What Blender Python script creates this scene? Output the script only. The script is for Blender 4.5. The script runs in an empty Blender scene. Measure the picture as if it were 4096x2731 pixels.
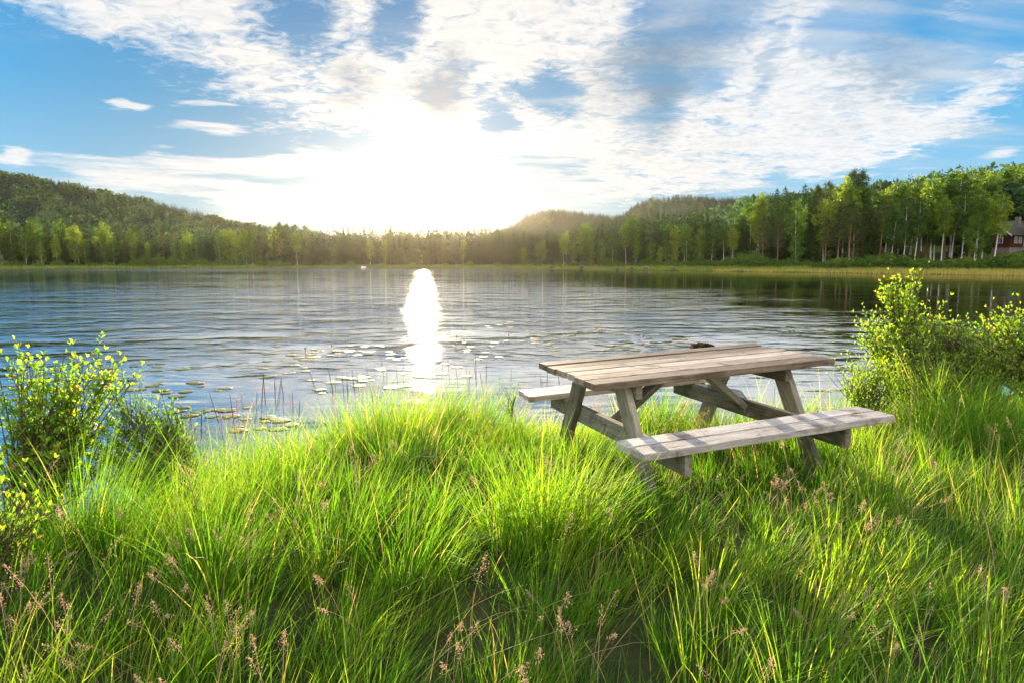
import bpy, bmesh, math, random
import numpy as np
from mathutils import Vector, Matrix

rng = np.random.default_rng(11)
random.seed(5)
scene = bpy.context.scene
col = scene.collection
R = math.radians

# ------------------------------------------------------------------ camera
CAM_Z, FPX, PITCH = 2.2, 2500.0, math.atan(320.5 / 2500.0)
cam_d = bpy.data.cameras.new('camera')
cam_d.sensor_width = 36.0
cam_d.lens = 36.0 * FPX / 4096.0
cam_d.clip_start, cam_d.clip_end = 0.05, 6000
cam = bpy.data.objects.new('camera', cam_d)
cam.location = (0, 0, CAM_Z)
cam.rotation_euler = (math.pi / 2 - PITCH, 0, 0)
col.objects.link(cam)
scene.camera = cam


def ray(px, py):                       # photograph pixel (4096 x 2731) to a world direction
    u, v = (px - 2048.0) / FPX, (1365.5 - py) / FPX
    return np.array([u, math.cos(PITCH) + v * math.sin(PITCH), -math.sin(PITCH) + v * math.cos(PITCH)])


def at_z(px, py, z=0.0):
    d = ray(px, py)
    t = (z - CAM_Z) / d[2]
    return np.array([d[0] * t, d[1] * t, z])


def at_y(px, py, y):
    d = ray(px, py)
    t = y / d[1]
    return np.array([d[0] * t, y, CAM_Z + d[2] * t])


# ------------------------------------------------------------------ node helpers
class NT:
    def __init__(s, tree):
        s.t = tree
        s.n = tree.nodes
        s.l = tree.links

    def put(s, sock, val):
        if isinstance(val, bpy.types.NodeSocket):
            s.l.new(val, sock)
        elif val is not None:
            sock.default_value = val

    def node(s, typ, **kw):
        nd = s.n.new(typ)
        for k, v in kw.items():
            setattr(nd, k, v)
        return nd

    def m(s, op, a, b=None, c=None, clamp=False):
        nd = s.node('ShaderNodeMath', operation=op, use_clamp=clamp)
        for i, v in enumerate((a, b, c)):
            if v is not None:
                s.put(nd.inputs[i], v)
        return nd.outputs[0]

    def v(s, op, a, b=None, scale=None):
        nd = s.node('ShaderNodeVectorMath', operation=op)
        s.put(nd.inputs[0], a)
        if b is not None:
            s.put(nd.inputs[1], b)
        if scale is not None:
            s.put(nd.inputs['Scale'], scale)
        return nd.outputs['Value'] if op in ('DOT_PRODUCT', 'LENGTH', 'DISTANCE') else nd.outputs['Vector']

    def noise(s, vec, scale, detail=4.0, rough=0.55, dist=0.0, color=False):
        nd = s.node('ShaderNodeTexNoise')
        s.put(nd.inputs['Vector'], vec)
        s.put(nd.inputs['Scale'], scale)
        nd.inputs['Detail'].default_value = detail
        nd.inputs['Roughness'].default_value = rough
        nd.inputs['Distortion'].default_value = dist
        return nd.outputs['Color' if color else 'Fac']

    def mapping(s, vec, loc=(0, 0, 0), rot=(0, 0, 0), scale=(1, 1, 1), typ='POINT'):
        nd = s.node('ShaderNodeMapping', vector_type=typ)
        s.put(nd.inputs['Vector'], vec)
        nd.inputs['Location'].default_value = loc
        nd.inputs['Rotation'].default_value = rot
        nd.inputs['Scale'].default_value = scale
        return nd.outputs[0]

    def mix(s, fac, a, b, blend='MIX', clamp=False):
        nd = s.node('ShaderNodeMix', data_type='RGBA', blend_type=blend, clamp_result=clamp)
        s.put(nd.inputs[0], fac)
        s.put(nd.inputs[6], a)
        s.put(nd.inputs[7], b)
        return nd.outputs[2]

    def rng(s, val, a, b, c=0.0, d=1.0, smooth=True):
        nd = s.node('ShaderNodeMapRange', interpolation_type='SMOOTHSTEP' if smooth else 'LINEAR')
        s.put(nd.inputs['Value'], val)
        for k, x in (('From Min', a), ('From Max', b), ('To Min', c), ('To Max', d)):
            s.put(nd.inputs[k], x)
        return nd.outputs[0]

    def ramp(s, fac, stops):
        nd = s.node('ShaderNodeValToRGB')
        els = nd.color_ramp.elements
        while len(els) < len(stops):
            els.new(0.5)
        for e, (p, c) in zip(els, stops):
            e.position = p
            e.color = (*c, 1)
        s.put(nd.inputs[0], fac)
        return nd.outputs[0]


# ------------------------------------------------------------------ world, sun, exposure
SUN_EL, SUN_AZ = R(5.8), R(-8.0)                     # azimuth from +Y towards +X
SUN_DIR = Vector((math.sin(SUN_AZ) * math.cos(SUN_EL), math.cos(SUN_AZ) * math.cos(SUN_EL), math.sin(SUN_EL)))
world = bpy.data.worlds.new('World')
scene.world = world
world.use_nodes = True
W = NT(world.node_tree)
W.n.clear()


world.cycles.sampling_method = 'MANUAL'
world.cycles.sample_map_resolution = 512


def azel(px, py):
    d = ray(px, py)
    d = d / np.linalg.norm(d)
    return math.atan2(d[0], d[1]), math.asin(d[2])


def build_world():
    gen = W.node('ShaderNodeTexCoord').outputs['Generated']
    sep = W.node('ShaderNodeSeparateXYZ')
    W.put(sep.inputs[0], gen)
    X, Y, Z = sep.outputs
    sky = W.node('ShaderNodeTexSky', sky_type='NISHITA', sun_disc=False)
    sky.sun_elevation = SUN_EL
    sky.sun_rotation = SUN_AZ
    sky.altitude = 200
    sky.air_density, sky.dust_density, sky.ozone_density = 1.0, 0.5, 3.0
    hs = W.node('ShaderNodeHueSaturation')
    hs.inputs['Saturation'].default_value = SKY_SAT
    W.put(hs.inputs['Color'], sky.outputs[0])
    base = W.mix(1.0, hs.outputs[0], SKY_TINT, 'MULTIPLY')
    air = W.ramp(W.m('MULTIPLY', W.m('MAXIMUM', Z, 0.0), 2.0), [(0.0, (0.52, 0.76, 0.88)), (0.12, (0.38, 0.70, 0.92)), (0.45, (0.10, 0.48, 0.86)), (0.9, (0.02, 0.25, 0.66))])
    base = W.mix(AIR_MIX, base, W.v('SCALE', air, scale=AIR_LEVEL))
    cosang = W.v('DOT_PRODUCT', gen, tuple(SUN_DIR))
    glow_w = W.rng(cosang, 0.80, 1.0)
    glow_n = W.m('POWER', W.m('MAXIMUM', cosang, 0.0), 420.0)
    glow_m = W.m('POWER', W.m('MAXIMUM', cosang, 0.0), 30.0)
    # cloud layer coordinates: a flat deck overhead
    zz = W.m('ADD', W.m('MAXIMUM', Z, 0.0), 0.09)
    pl = W.node('ShaderNodeCombineXYZ')
    W.put(pl.inputs[0], W.m('DIVIDE', X, zz))
    W.put(pl.inputs[1], W.m('DIVIDE', Y, zz))
    P = pl.outputs[0]
    az = W.m('ARCTAN2', X, Y)
    el = W.m('ARCSINE', Z)
    ac = W.node('ShaderNodeCombineXYZ')
    W.put(ac.inputs[0], az)
    W.put(ac.inputs[1], el)
    A0 = ac.outputs[0]
    # ragged edges for the cloud masses
    wob = W.v('SUBTRACT', W.noise(P, 2.2, 6, 0.62, color=True), (0.5, 0.5, 0.5))
    A = W.v('ADD', A0, W.v('MULTIPLY', wob, (0.11, 0.085, 0)))
    wob2 = W.v('SUBTRACT', W.noise(W.mapping(A0, scale=(5, 22, 1)), 1.6, 5, 0.6, color=True), (0.5, 0.5, 0.5))
    A2 = W.v('ADD', A0, W.v('MULTIPLY', wob2, (0.10, 0.030, 0)))

    def blobs(vec, items):
        tot = None
        for (x0, y0, x1, y1, w, amp) in items:      # a soft capsule between two sky points
            a0, e0 = azel(x0, y0)
            a1, e1 = azel(x1, y1)
            L = max(math.hypot(a1 - a0, e1 - e0) / 2, 0.004) * 1.25
            mp = W.mapping(vec, ((a0 + a1) / 2, (e0 + e1) / 2, 0), (0, 0, math.atan2(e1 - e0, a1 - a0)),
                           (L, w / FPX, 1), 'TEXTURE')
            g = W.node('ShaderNodeTexGradient', gradient_type='SPHERICAL')
            W.put(g.inputs[0], W.mapping(mp, scale=(0.72, 0.72, 0)))
            val = W.m('MULTIPLY', g.outputs['Fac'], amp)
            tot = val if tot is None else W.m('ADD', tot, val)
        return tot
    main = blobs(A, MAIN_BLOBS)
    cut = blobs(A, CUT_BLOBS)
    thin = blobs(A2, THIN_BLOBS)
    fb = W.noise(P, 3.0, 9, 0.62, 0.35)
    cells = W.noise(W.mapping(P, rot=(0, 0, 0.5), scale=(1.0, 1.25, 1)), 13.0, 6, 0.62, 0.9)
    streak = W.noise(W.mapping(P, rot=(0, 0, R(-38)), scale=(0.45, 3.0, 1)), 2.0, 7, 0.6, 0.4)
    mass = W.m('SUBTRACT', W.m('MINIMUM', main, 0.78), cut)
    d = W.m('ADD', mass, W.m('MULTIPLY', W.m('SUBTRACT', fb, 0.5), 1.7))
    d = W.m('ADD', d, W.m('MULTIPLY', W.m('SUBTRACT', cells, 0.5), 1.15))
    d = W.m('ADD', d, W.m('MULTIPLY', W.m('SUBTRACT', streak, 0.5), 0.6))
    # veils and streaks low in the sky
    sfb = W.noise(W.mapping(A0, rot=(0, 0, 0.10), scale=(5.0, 62.0, 1)), 1.3, 7, 0.62, 0.5)
    td = W.m('ADD', W.m('MINIMUM', W.m('MULTIPLY', thin, 1.25), 0.72), W.m('MULTIPLY', W.m('SUBTRACT', sfb, 0.5), 1.6))
    tdens = W.rng(td, 0.28, 0.80, 0.0, 0.92)
    band = blobs(A0, [(-200, 420, 1200, 520, 190, 1.0), (1200, 560, 1950, 640, 80, 0.8), (2050, 700, 2450, 700, 90, 0.5)])
    soft = W.noise(W.mapping(P, rot=(0, 0, R(-38)), scale=(0.5, 2.0, 1)), 1.5, 6, 0.55, 0.6)
    dens = W.rng(W.m('SUBTRACT', d, W.m('MULTIPLY', band, 0.45)), 0.18, 0.86)
    veil = W.m('ADD', W.m('MULTIPLY', W.m('SUBTRACT', soft, 0.5), 1.7), W.m('MINIMUM', blobs(A, VEIL_BLOBS), 0.55))
    veil = W.rng(W.m('SUBTRACT', veil, W.m('MULTIPLY', band, 0.6)), 0.02, 0.75, 0.0, 0.72)
    sunny = W.m('ADD', W.m('MULTIPLY', glow_m, CLOUD_SUN), W.m('MULTIPLY', glow_w, -0.15))
    under = W.m('ADD', W.m('MULTIPLY', W.m('SUBTRACT', cells, 0.5), -0.55), W.m('MULTIPLY', W.m('SUBTRACT', fb, 0.5), 0.7))
    shade = W.rng(W.m('ADD', under, W.m('MULTIPLY', blobs(A, GREY_BLOBS), 0.9)), -0.10, 0.62, 0.0, 1.0)
    ccol = W.mix(glow_w, (*CLOUD_FAR, 1), (*CLOUD_NEAR, 1))
    cloud = W.v('SCALE', W.mix(shade, ccol, (0.34, 0.44, 0.54, 1)), scale=W.m('ADD', sunny, CLOUD_BASE))
    base = W.v('SCALE', base, scale=W.m('SUBTRACT', 1.0, W.m('MULTIPLY', glow_w, 0.30)))
    clear = W.rng(Z, 0.44, 0.60, 1.0, 0.25)
    dens, veil = W.m('MULTIPLY', dens, clear), W.m('MULTIPLY', veil, clear)
    c1 = W.mix(veil, base, W.v('SCALE', cloud, scale=0.86))
    c2 = W.mix(tdens, c1, cloud)
    c3 = W.mix(dens, c2, cloud)
    g1 = W.v('SCALE', GLOW_COL, scale=W.m('ADD', W.m('MULTIPLY', glow_n, GLOW_N), W.m('MULTIPLY', glow_m, GLOW_M)))
    tot = W.v('ADD', c3, g1)
    # added fill light: unseen sky behind the viewer and overhead is made brighter
    back_fill = W.rng(Y, 0.25, -0.3)
    tot = W.mix(W.m('MULTIPLY', back_fill, 0.7), tot, (5.6, 5.4, 5.0, 1))
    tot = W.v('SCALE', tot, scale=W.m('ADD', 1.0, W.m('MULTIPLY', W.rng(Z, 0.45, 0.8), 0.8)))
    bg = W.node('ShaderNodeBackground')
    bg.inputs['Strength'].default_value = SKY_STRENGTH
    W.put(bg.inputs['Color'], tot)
    out = W.node('ShaderNodeOutputWorld')
    W.l.new(bg.outputs[0], out.inputs['Surface'])


SKY_STRENGTH, SKY_SAT, SKY_TINT = 0.10, 1.1, (0.33, 0.42, 0.50, 1)
AIR_MIX, AIR_LEVEL = 0.82, 2.55
CLOUD_SUN, CLOUD_BASE = 0.15, 2.45
CLOUD_FAR, CLOUD_NEAR = (0.95, 0.98, 1.0), (1.0, 0.98, 0.95)
GLOW_COL, GLOW_N, GLOW_M = (1.0, 0.82, 0.52), 1.8, 0.22
MAIN_BLOBS = [  # x0, y0, x1, y1, half width, weight: the bank from the top left down to the sun, then right
    (100, -130, 1200, 240, 250, 1.3), (700, 30, 1500, 400, 270, 1.3), (1300, 210, 2000, 440, 215, 1.3),
    (1600, 130, 2500, 300, 330, 1.2), (1900, 60, 2600, 160, 300, 0.9), (2300, 400, 2700, 660, 240, 1.0),
    (2500, 660, 3000, 560, 180, 1.1), (2900, 480, 3600, 520, 150, 1.1), (3050, 480, 3320, -50, 190, 0.9),
    (2780, 250, 2980, 100, 150, 0.7), (3400, 500, 3900, -20, 90, 0.65), (3650, 560, 4150, 260, 80, 0.8),
    (3150, 640, 3580, 560, 75, 0.9), (2950, 720, 3080, 650, 60, 0.6), (420, 180, 640, 250, 45, 0.9), (1500, 90, 1300, 20, 120, 0.5),
]
CUT_BLOBS = [
    (1000, -60, 1320, 130, 150, 0.9), (1520, -30, 1640, 170, 110, 0.9), (2100, 330, 2300, 410, 95, 1.1),
    (1950, 450, 2070, 490, 65, 0.9), (2620, 20, 2800, 330, 230, 0.9), (3050, 240, 3120, 260, 120, 0.8),
    (3380, 30, 3420, 190, 150, 0.8), (2560, 400, 2640, 480, 150, 0.6), (3600, 120, 3700, 330, 120, 0.6), (200, 250, 900, 480, 170, 0.6),
]
THIN_BLOBS = [
    (160, 636, 1080, 682, 30, 1.0), (400, 402, 565, 414, 17, 1.0), (660, 412, 960, 430, 17, 0.95),
    (660, 505, 1030, 537, 22, 0.9), (150, 735, 800, 730, 48, 0.7), (700, 720, 1250, 800, 55, 0.8),
    (900, 800, 1350, 840, 45, 0.7), (1000, 665, 1350, 625, 40, 0.9), (1250, 740, 1500, 760, 50, 0.8),
    (0, 610, 100, 640, 35, 0.6), (400, 860, 1300, 890, 50, 0.6), (2000, 560, 2500, 640, 100, 0.6),
    (2050, 740, 2500, 780, 70, 0.6), (2700, 690, 3080, 740, 45, 0.6), (3900, 640, 4100, 600, 30, 0.6),
    (3500, 680, 3850, 650, 30, 0.35), (600, 640, 640, 500, 40, 0.3), (1450, 700, 2000, 720, 120, 0.6),
]
VEIL_BLOBS = [(2500, 100, 2800, 350, 420, 0.8), (3000, 150, 3500, 150, 380, 0.85), (3300, 500, 4100, 50, 260, 0.6), (2000, 760, 2500, 700, 120, 0.35)]
GREY_BLOBS = [(1650, 350, 1860, 400, 80, 0.9), (1330, 280, 1480, 380, 110, 0.45), (2600, 100, 2700, 330, 300, 0.6), (1750, 220, 1850, 290, 60, 0.5),
              (2560, 420, 2700, 440, 150, 0.5), (3500, 120, 3700, 320, 250, 0.35)]
build_world()

sun_d = bpy.data.lights.new('sun', 'SUN')
sun_d.energy = 5.0
sun_d.angle = R(0.5)
sun_d.color = (1.0, 0.83, 0.58)
sun = bpy.data.objects.new('sun', sun_d)
sun.rotation_euler = (-SUN_DIR).to_track_quat('-Z', 'Y').to_euler()
sun.location = (0, 0, 50)
col.objects.link(sun)

scene.view_settings.view_transform = 'Standard'
scene.view_settings.look = 'None'
scene.view_settings.gamma = 1.0
scene.view_settings.exposure = 2.0
scene.cycles.max_bounces = 8
scene.cycles.transmission_bounces = 6
scene.cycles.sample_clamp_indirect = 4.0
scene.cycles.use_denoising = True


# ------------------------------------------------------------------ object and mesh helpers
def tag(o, label=None, cat=None, group=None, kind=None):
    if label:
        o['label'] = label
    if cat:
        o['category'] = cat
    if group:
        o['group'] = group
    if kind:
        o['kind'] = kind
    return o


def link(name, me, mat=None, parent=None, loc=(0, 0, 0)):
    o = bpy.data.objects.new(name, me)
    col.objects.link(o)
    if mat is not None and not me.materials:
        me.materials.append(mat)
    o.location = loc
    if parent is not None:
        o.parent = parent
    return o


def empty(name, loc=(0, 0, 0), rz=0.0, label=None, cat=None, group=None):
    o = bpy.data.objects.new(name, None)
    o.empty_display_size = 0.2
    o.location = loc
    o.rotation_euler = (0, 0, rz)
    col.objects.link(o)
    return tag(o, label, cat, group)


def mesh_np(name, V, faces, attrs=None, smooth=False):
    """V (n,3); faces: list of int arrays (m,k); attrs: {name: (n,) floats on points}"""
    me = bpy.data.meshes.new(name)
    V = np.asarray(V, dtype=np.float32)
    me.vertices.add(len(V))
    me.vertices.foreach_set('co', V.ravel())
    faces = [np.asarray(f, dtype=np.int32) for f in faces if len(f)]
    loops = np.concatenate([f.ravel() for f in faces])
    tot = np.concatenate([np.full(len(f), f.shape[1], dtype=np.int32) for f in faces])
    start = np.concatenate([[0], np.cumsum(tot)[:-1]]).astype(np.int32)
    me.loops.add(len(loops))
    me.loops.foreach_set('vertex_index', loops)
    me.polygons.add(len(tot))
    me.polygons.foreach_set('loop_start', start)
    me.update(calc_edges=True)
    for k, a in (attrs or {}).items():
        at = me.attributes.new(k, 'FLOAT', 'POINT')
        at.data.foreach_set('value', np.asarray(a, dtype=np.float32))
    (me.shade_smooth if smooth else me.shade_flat)()
    return me


class MB:
    """collects pieces of one mesh"""
    def __init__(s):
        s.V, s.F, s.A, s.n = [], [], {}, 0

    def add(s, V, faces, **attrs):
        V = np.asarray(V, dtype=float).reshape(-1, 3)
        s.V.append(V)
        for f in faces:
            f = np.asarray(f, dtype=np.int64)
            s.F.append(f + s.n)
        for k, a in attrs.items():
            s.A.setdefault(k, []).append(np.broadcast_to(np.asarray(a, dtype=float), (len(V),)))
        s.n += len(V)

    def mesh(s, name, smooth=False):
        by = {}
        for f in s.F:
            by.setdefault(f.shape[1], []).append(f)
        return mesh_np(name, np.concatenate(s.V), [np.concatenate(x) for x in by.values()],
                       {k: np.concatenate(a) for k, a in s.A.items()}, smooth)

    def tube(s, pts, radii, sides=7, cap=True, **attrs):
        pts = np.asarray(pts, float)
        radii = np.broadcast_to(np.asarray(radii, float), (len(pts),))
        tan = np.gradient(pts, axis=0)
        tan /= np.linalg.norm(tan, axis=1)[:, None] + 1e-9
        ref = np.where(np.abs(tan[:, 2:3]) > 0.9, np.array([[1.0, 0, 0]]), np.array([[0, 0, 1.0]]))
        a = np.cross(tan, ref)
        a /= np.linalg.norm(a, axis=1)[:, None] + 1e-9
        b = np.cross(tan, a)
        th = np.linspace(0, 2 * np.pi, sides, endpoint=False)
        ring = pts[:, None] + radii[:, None, None] * (np.cos(th)[None, :, None] * a[:, None] + np.sin(th)[None, :, None] * b[:, None])
        k = len(pts)
        i = np.arange(k - 1)[:, None] * sides
        j = np.arange(sides)[None]
        j2 = (j + 1) % sides
        q = np.stack([i + j, i + j2, i + sides + j2, i + sides + j], -1).reshape(-1, 4)
        faces = [q]
        if cap:
            faces.append(np.arange(sides)[None, :])
            faces.append(((k - 1) * sides + np.arange(sides))[None, ::-1])
        s.add(ring.reshape(-1, 3), faces, **attrs)


def fold_leaves(C, D, N, L, Wd, fold=0.25, shape=0.58):
    """leaf blades: base C, direction D, face normal N -> verts (n*5) and quads (n*2)"""
    D = D / (np.linalg.norm(D, axis=1)[:, None] + 1e-9)
    S = np.cross(D, N)
    S /= np.linalg.norm(S, axis=1)[:, None] + 1e-9
    U = np.cross(S, D)
    L = np.broadcast_to(L, (len(C),))[:, None]
    Wd = np.broadcast_to(Wd, (len(C),))[:, None]
    base = C
    mid = C + D * L * shape - U * Wd * fold * 0.5
    r = C + D * L * shape + S * Wd * 0.5 + U * Wd * fold * 0.4
    l = C + D * L * shape - S * Wd * 0.5 + U * Wd * fold * 0.4
    tip = C + D * L - U * L * 0.08
    V = np.stack([base, r, tip, l, mid], 1).reshape(-1, 3)
    k = np.arange(len(C))[:, None] * 5
    F = np.concatenate([k + np.array([[0, 1, 2, 4]]), k + np.array([[0, 4, 2, 3]])])
    return V, F


def unit(n):
    v = rng.normal(size=(n, 3))
    return v / np.linalg.norm(v, axis=1)[:, None]


def vnoise(x, y, seed=0):
    """smooth value noise in numpy"""
    x, y = np.asarray(x, float), np.asarray(y, float)
    xi, yi = np.floor(x), np.floor(y)
    fx, fy = x - xi, y - yi
    fx, fy = fx * fx * (3 - 2 * fx), fy * fy * (3 - 2 * fy)

    def h(a, b):
        t = np.sin(a * 127.1 + b * 311.7 + seed * 74.7) * 43758.5453
        return t - np.floor(t)
    return (h(xi, yi) * (1 - fx) + h(xi + 1, yi) * fx) * (1 - fy) + (h(xi, yi + 1) * (1 - fx) + h(xi + 1, yi + 1) * fx) * fy


def box_bm(bm, size, loc=(0, 0, 0), rot=None, bevel=0.0, shade=None):
    if shade is not None:
        lay = bm.verts.layers.float.get('piece') or bm.verts.layers.float.new('piece')
    before = set(bm.verts)
    r = bmesh.ops.create_cube(bm, size=1.0)
    vs = r['verts']
    for v in vs:
        v.co = Vector((v.co.x * size[0], v.co.y * size[1], v.co.z * size[2]))
    if bevel:
        es = list({e for v in vs for e in v.link_edges})
        bmesh.ops.bevel(bm, geom=es, offset=bevel, segments=2, profile=0.6, affect='EDGES')
        vs = [v for v in bm.verts if v not in before]
    M = Matrix.Translation(loc) @ (rot.to_4x4() if rot is not None else Matrix.Identity(4))
    for v in vs:
        v.co = M @ v.co
    if shade is not None:
        for v in vs:
            v[lay] = shade
    return vs


def bm_obj(name, bm, mat, parent=None):
    me = bpy.data.meshes.new(name)
    bm.normal_update()
    bm.to_mesh(me)
    bm.free()
    me.shade_flat()
    return link(name, me, mat, parent)


# ------------------------------------------------------------------ materials
def material(name):
    m = bpy.data.materials.new(name)
    m.use_nodes = True
    t = NT(m.node_tree)
    t.n.clear()
    out = t.node('ShaderNodeOutputMaterial')
    return m, t, out


def principled(t, color, rough=0.7, bump=None, spec=0.3, **kw):
    p = t.node('ShaderNodeBsdfPrincipled')
    t.put(p.inputs['Base Color'], color)
    t.put(p.inputs['Roughness'], rough)
    p.inputs['Specular IOR Level'].default_value = spec
    if bump is not None:
        t.l.new(bump, p.inputs['Normal'])
    return p


def bump_of(t, h, dist, strength=1.0):
    b = t.node('ShaderNodeBump')
    b.inputs['Strength'].default_value = strength
    b.inputs['Distance'].default_value = dist
    t.put(b.inputs['Height'], h)
    return b.outputs[0]


def attr(t, name):
    a = t.node('ShaderNodeAttribute', attribute_name=name)
    return a.outputs['Fac']


def leafy(name, stops, trans, tmix=0.45, rough=0.5, spec=0.35, objvar=0.0, key='tint', tsat=1.0):
    """thin green tissue: reflects and lets light through; colours run along the per-piece value"""
    m, t, out = material(name)
    f = attr(t, key)
    if objvar:
        oi = t.node('ShaderNodeObjectInfo').outputs['Random']
        f = t.m('ADD', f, t.m('MULTIPLY', t.m('SUBTRACT', oi, 0.5), objvar), clamp=True)
    c = t.ramp(f, stops)
    p = principled(t, c, rough, spec=spec)
    tr = t.node('ShaderNodeBsdfTranslucent')
    t.put(tr.inputs['Color'], t.mix(1.0, c, (*trans, 1), 'MULTIPLY'))
    mx = t.node('ShaderNodeMixShader')
    mx.inputs[0].default_value = tmix
    t.l.new(p.outputs[0], mx.inputs[1])
    t.l.new(tr.outputs[0], mx.inputs[2])
    t.l.new(mx.outputs[0], out.inputs['Surface'])
    return m


def plain(name, stops, scale=6.0, rough=0.8, bump=0.0, stretch=(1, 1, 1), detail=6, spec=0.3):
    m, t, out = material(name)
    tc = t.node('ShaderNodeTexCoord').outputs['Object']
    n = t.noise(t.mapping(tc, scale=stretch), scale, detail, 0.6)
    c = t.ramp(n, stops)
    p = principled(t, c, rough, bump_of(t, n, bump) if bump else None, spec)
    t.l.new(p.outputs[0], out.inputs['Surface'])
    return m


M = {}
M['grass'] = leafy('grass_blade', [(0.0, (0.026, 0.072, 0.007)), (0.30, (0.058, 0.130, 0.010)), (0.55, (0.096, 0.192, 0.012)),
                                   (0.86, (0.22, 0.27, 0.020)), (0.93, (0.36, 0.27, 0.09)), (1.0, (0.42, 0.30, 0.15))], (2.25, 2.40, 1.0), 0.54, 0.60, 0.22)
M['seed'] = leafy('seed_head', [(0.0, (0.36, 0.20, 0.15)), (0.5, (0.55, 0.36, 0.27)), (1.0, (0.60, 0.45, 0.24))], (1.3, 1.2, 1.1), 0.4, 0.7, 0.2)
M['spike'] = leafy('purple_spike', [(0.0, (0.09, 0.04, 0.06)), (0.5, (0.20, 0.08, 0.085)), (1.0, (0.42, 0.20, 0.17))], (1.5, 1.1, 1.2), 0.25, 0.7, 0.2)
M['leaf'] = leafy('willow_leaf', [(0.0, (0.045, 0.110, 0.012)), (0.5, (0.10, 0.20, 0.016)), (0.85, (0.20, 0.28, 0.025)), (1.0, (0.30, 0.20, 0.05))], (2.4, 2.3, 1.0), 0.58, 0.38, 0.5)
M['darkleaf'] = leafy('myrtle_leaf', [(0.0, (0.030, 0.085, 0.014)), (0.6, (0.075, 0.155, 0.016)), (1.0, (0.16, 0.23, 0.03))], (2.2, 2.2, 1.0), 0.52, 0.38, 0.5)
M['twig'] = plain('twig_bark', [(0.2, (0.05, 0.03, 0.022)), (0.8, (0.15, 0.085, 0.055))], 40, 0.8)
M['spruce'] = leafy('spruce_needles', [(0.0, (0.016, 0.042, 0.011)), (0.5, (0.034, 0.076, 0.014)), (1.0, (0.085, 0.125, 0.020))], (1.6, 1.6, 0.8), 0.25, 0.6, 0.2, 0.35)
M['pine'] = leafy('pine_needles', [(0.0, (0.026, 0.058, 0.020)), (0.5, (0.060, 0.105, 0.026)), (1.0, (0.14, 0.17, 0.04))], (1.6, 1.5, 0.8), 0.25, 0.6, 0.2, 0.35)
M['birch'] = leafy('birch_leaf', [(0.0, (0.032, 0.080, 0.010)), (0.5, (0.085, 0.165, 0.014)), (0.8, (0.16, 0.225, 0.018)), (1.0, (0.24, 0.275, 0.022))], (2.1, 2.0, 0.9), 0.42, 0.5, 0.3, 0.75)
M['bush'] = leafy('bush_leaf', [(0.0, (0.035, 0.085, 0.012)), (0.5, (0.080, 0.150, 0.018)), (1.0, (0.17, 0.22, 0.03))], (1.9, 1.9, 0.9), 0.4, 0.5, 0.3, 0.4)
M['forest'] = leafy('far_wood', [(0.0, (0.009, 0.028, 0.017)), (0.45, (0.017, 0.045, 0.024)), (0.7, (0.045, 0.095, 0.03)), (1.0, (0.10, 0.15, 0.04))], (1.2, 1.3, 0.9), 0.14, 0.7, 0.2)
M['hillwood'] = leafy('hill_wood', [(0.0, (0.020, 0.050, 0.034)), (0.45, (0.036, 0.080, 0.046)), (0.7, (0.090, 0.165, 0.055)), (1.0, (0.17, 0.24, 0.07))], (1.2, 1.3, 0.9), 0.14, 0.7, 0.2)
M['bark'] = plain('spruce_bark', [(0.2, (0.06, 0.042, 0.032)), (0.8, (0.17, 0.12, 0.09))], 5, 0.9, 0.02, (1, 1, 0.3))
M['pinebark'] = plain('pine_bark', [(0.2, (0.14, 0.065, 0.035)), (0.8, (0.34, 0.17, 0.09))], 4, 0.85, 0.02, (1, 1, 0.4))
M['reed'] = leafy('reed_blade', [(0.0, (0.13, 0.24, 0.02)), (0.5, (0.32, 0.33, 0.05)), (1.0, (0.60, 0.46, 0.15))], (1.6, 1.4, 0.9), 0.4, 0.6, 0.2)
M['stone'] = plain('shore_stone', [(0.2, (0.06, 0.055, 0.05)), (0.8, (0.20, 0.18, 0.16))], 5, 0.8, 0.03)
M['palestone'] = plain('pale_stone', [(0.2, (0.55, 0.53, 0.50)), (0.8, (0.75, 0.73, 0.70))], 5, 0.7, 0.02)


def birch_bark():
    m, t, out = material('birch_bark')
    tc = t.node('ShaderNodeTexCoord').outputs['Object']
    n = t.noise(t.mapping(tc, scale=(1.2, 1.2, 5.0)), 1.6, 5, 0.65)
    c = t.ramp(n, [(0.30, (0.10, 0.085, 0.075)), (0.42, (0.50, 0.46, 0.42)), (0.8, (0.70, 0.67, 0.62))])
    t.l.new(principled(t, c, 0.65).outputs[0], out.inputs['Surface'])
    return m


M['birchbark'] = birch_bark()


def ground_mat(name, stops, scale):
    m, t, out = material(name)
    geo = t.node('ShaderNodeNewGeometry').outputs['Position']
    n = t.noise(geo, scale, 8, 0.65)
    n2 = t.noise(geo, scale * 9, 6, 0.7)
    f = t.m('ADD', t.m('MULTIPLY', n, 0.6), t.m('MULTIPLY', n2, 0.4))
    t.l.new(principled(t, t.ramp(f, stops), 0.95, bump_of(t, n2, 0.04), 0.1).outputs[0], out.inputs['Surface'])
    return m


M['soil'] = ground_mat('bank_soil', [(0.3, (0.018, 0.020, 0.007)), (0.5, (0.045, 0.050, 0.015)), (0.7, (0.085, 0.070, 0.030))], 2.0)
M['meadow'] = ground_mat('far_meadow', [(0.3, (0.05, 0.06, 0.014)), (0.5, (0.10, 0.115, 0.02)), (0.7, (0.19, 0.16, 0.05))], 0.25)
M['hill'] = ground_mat('hill_floor', [(0.3, (0.025, 0.05, 0.025)), (0.7, (0.06, 0.09, 0.035))], 0.05)


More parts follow.
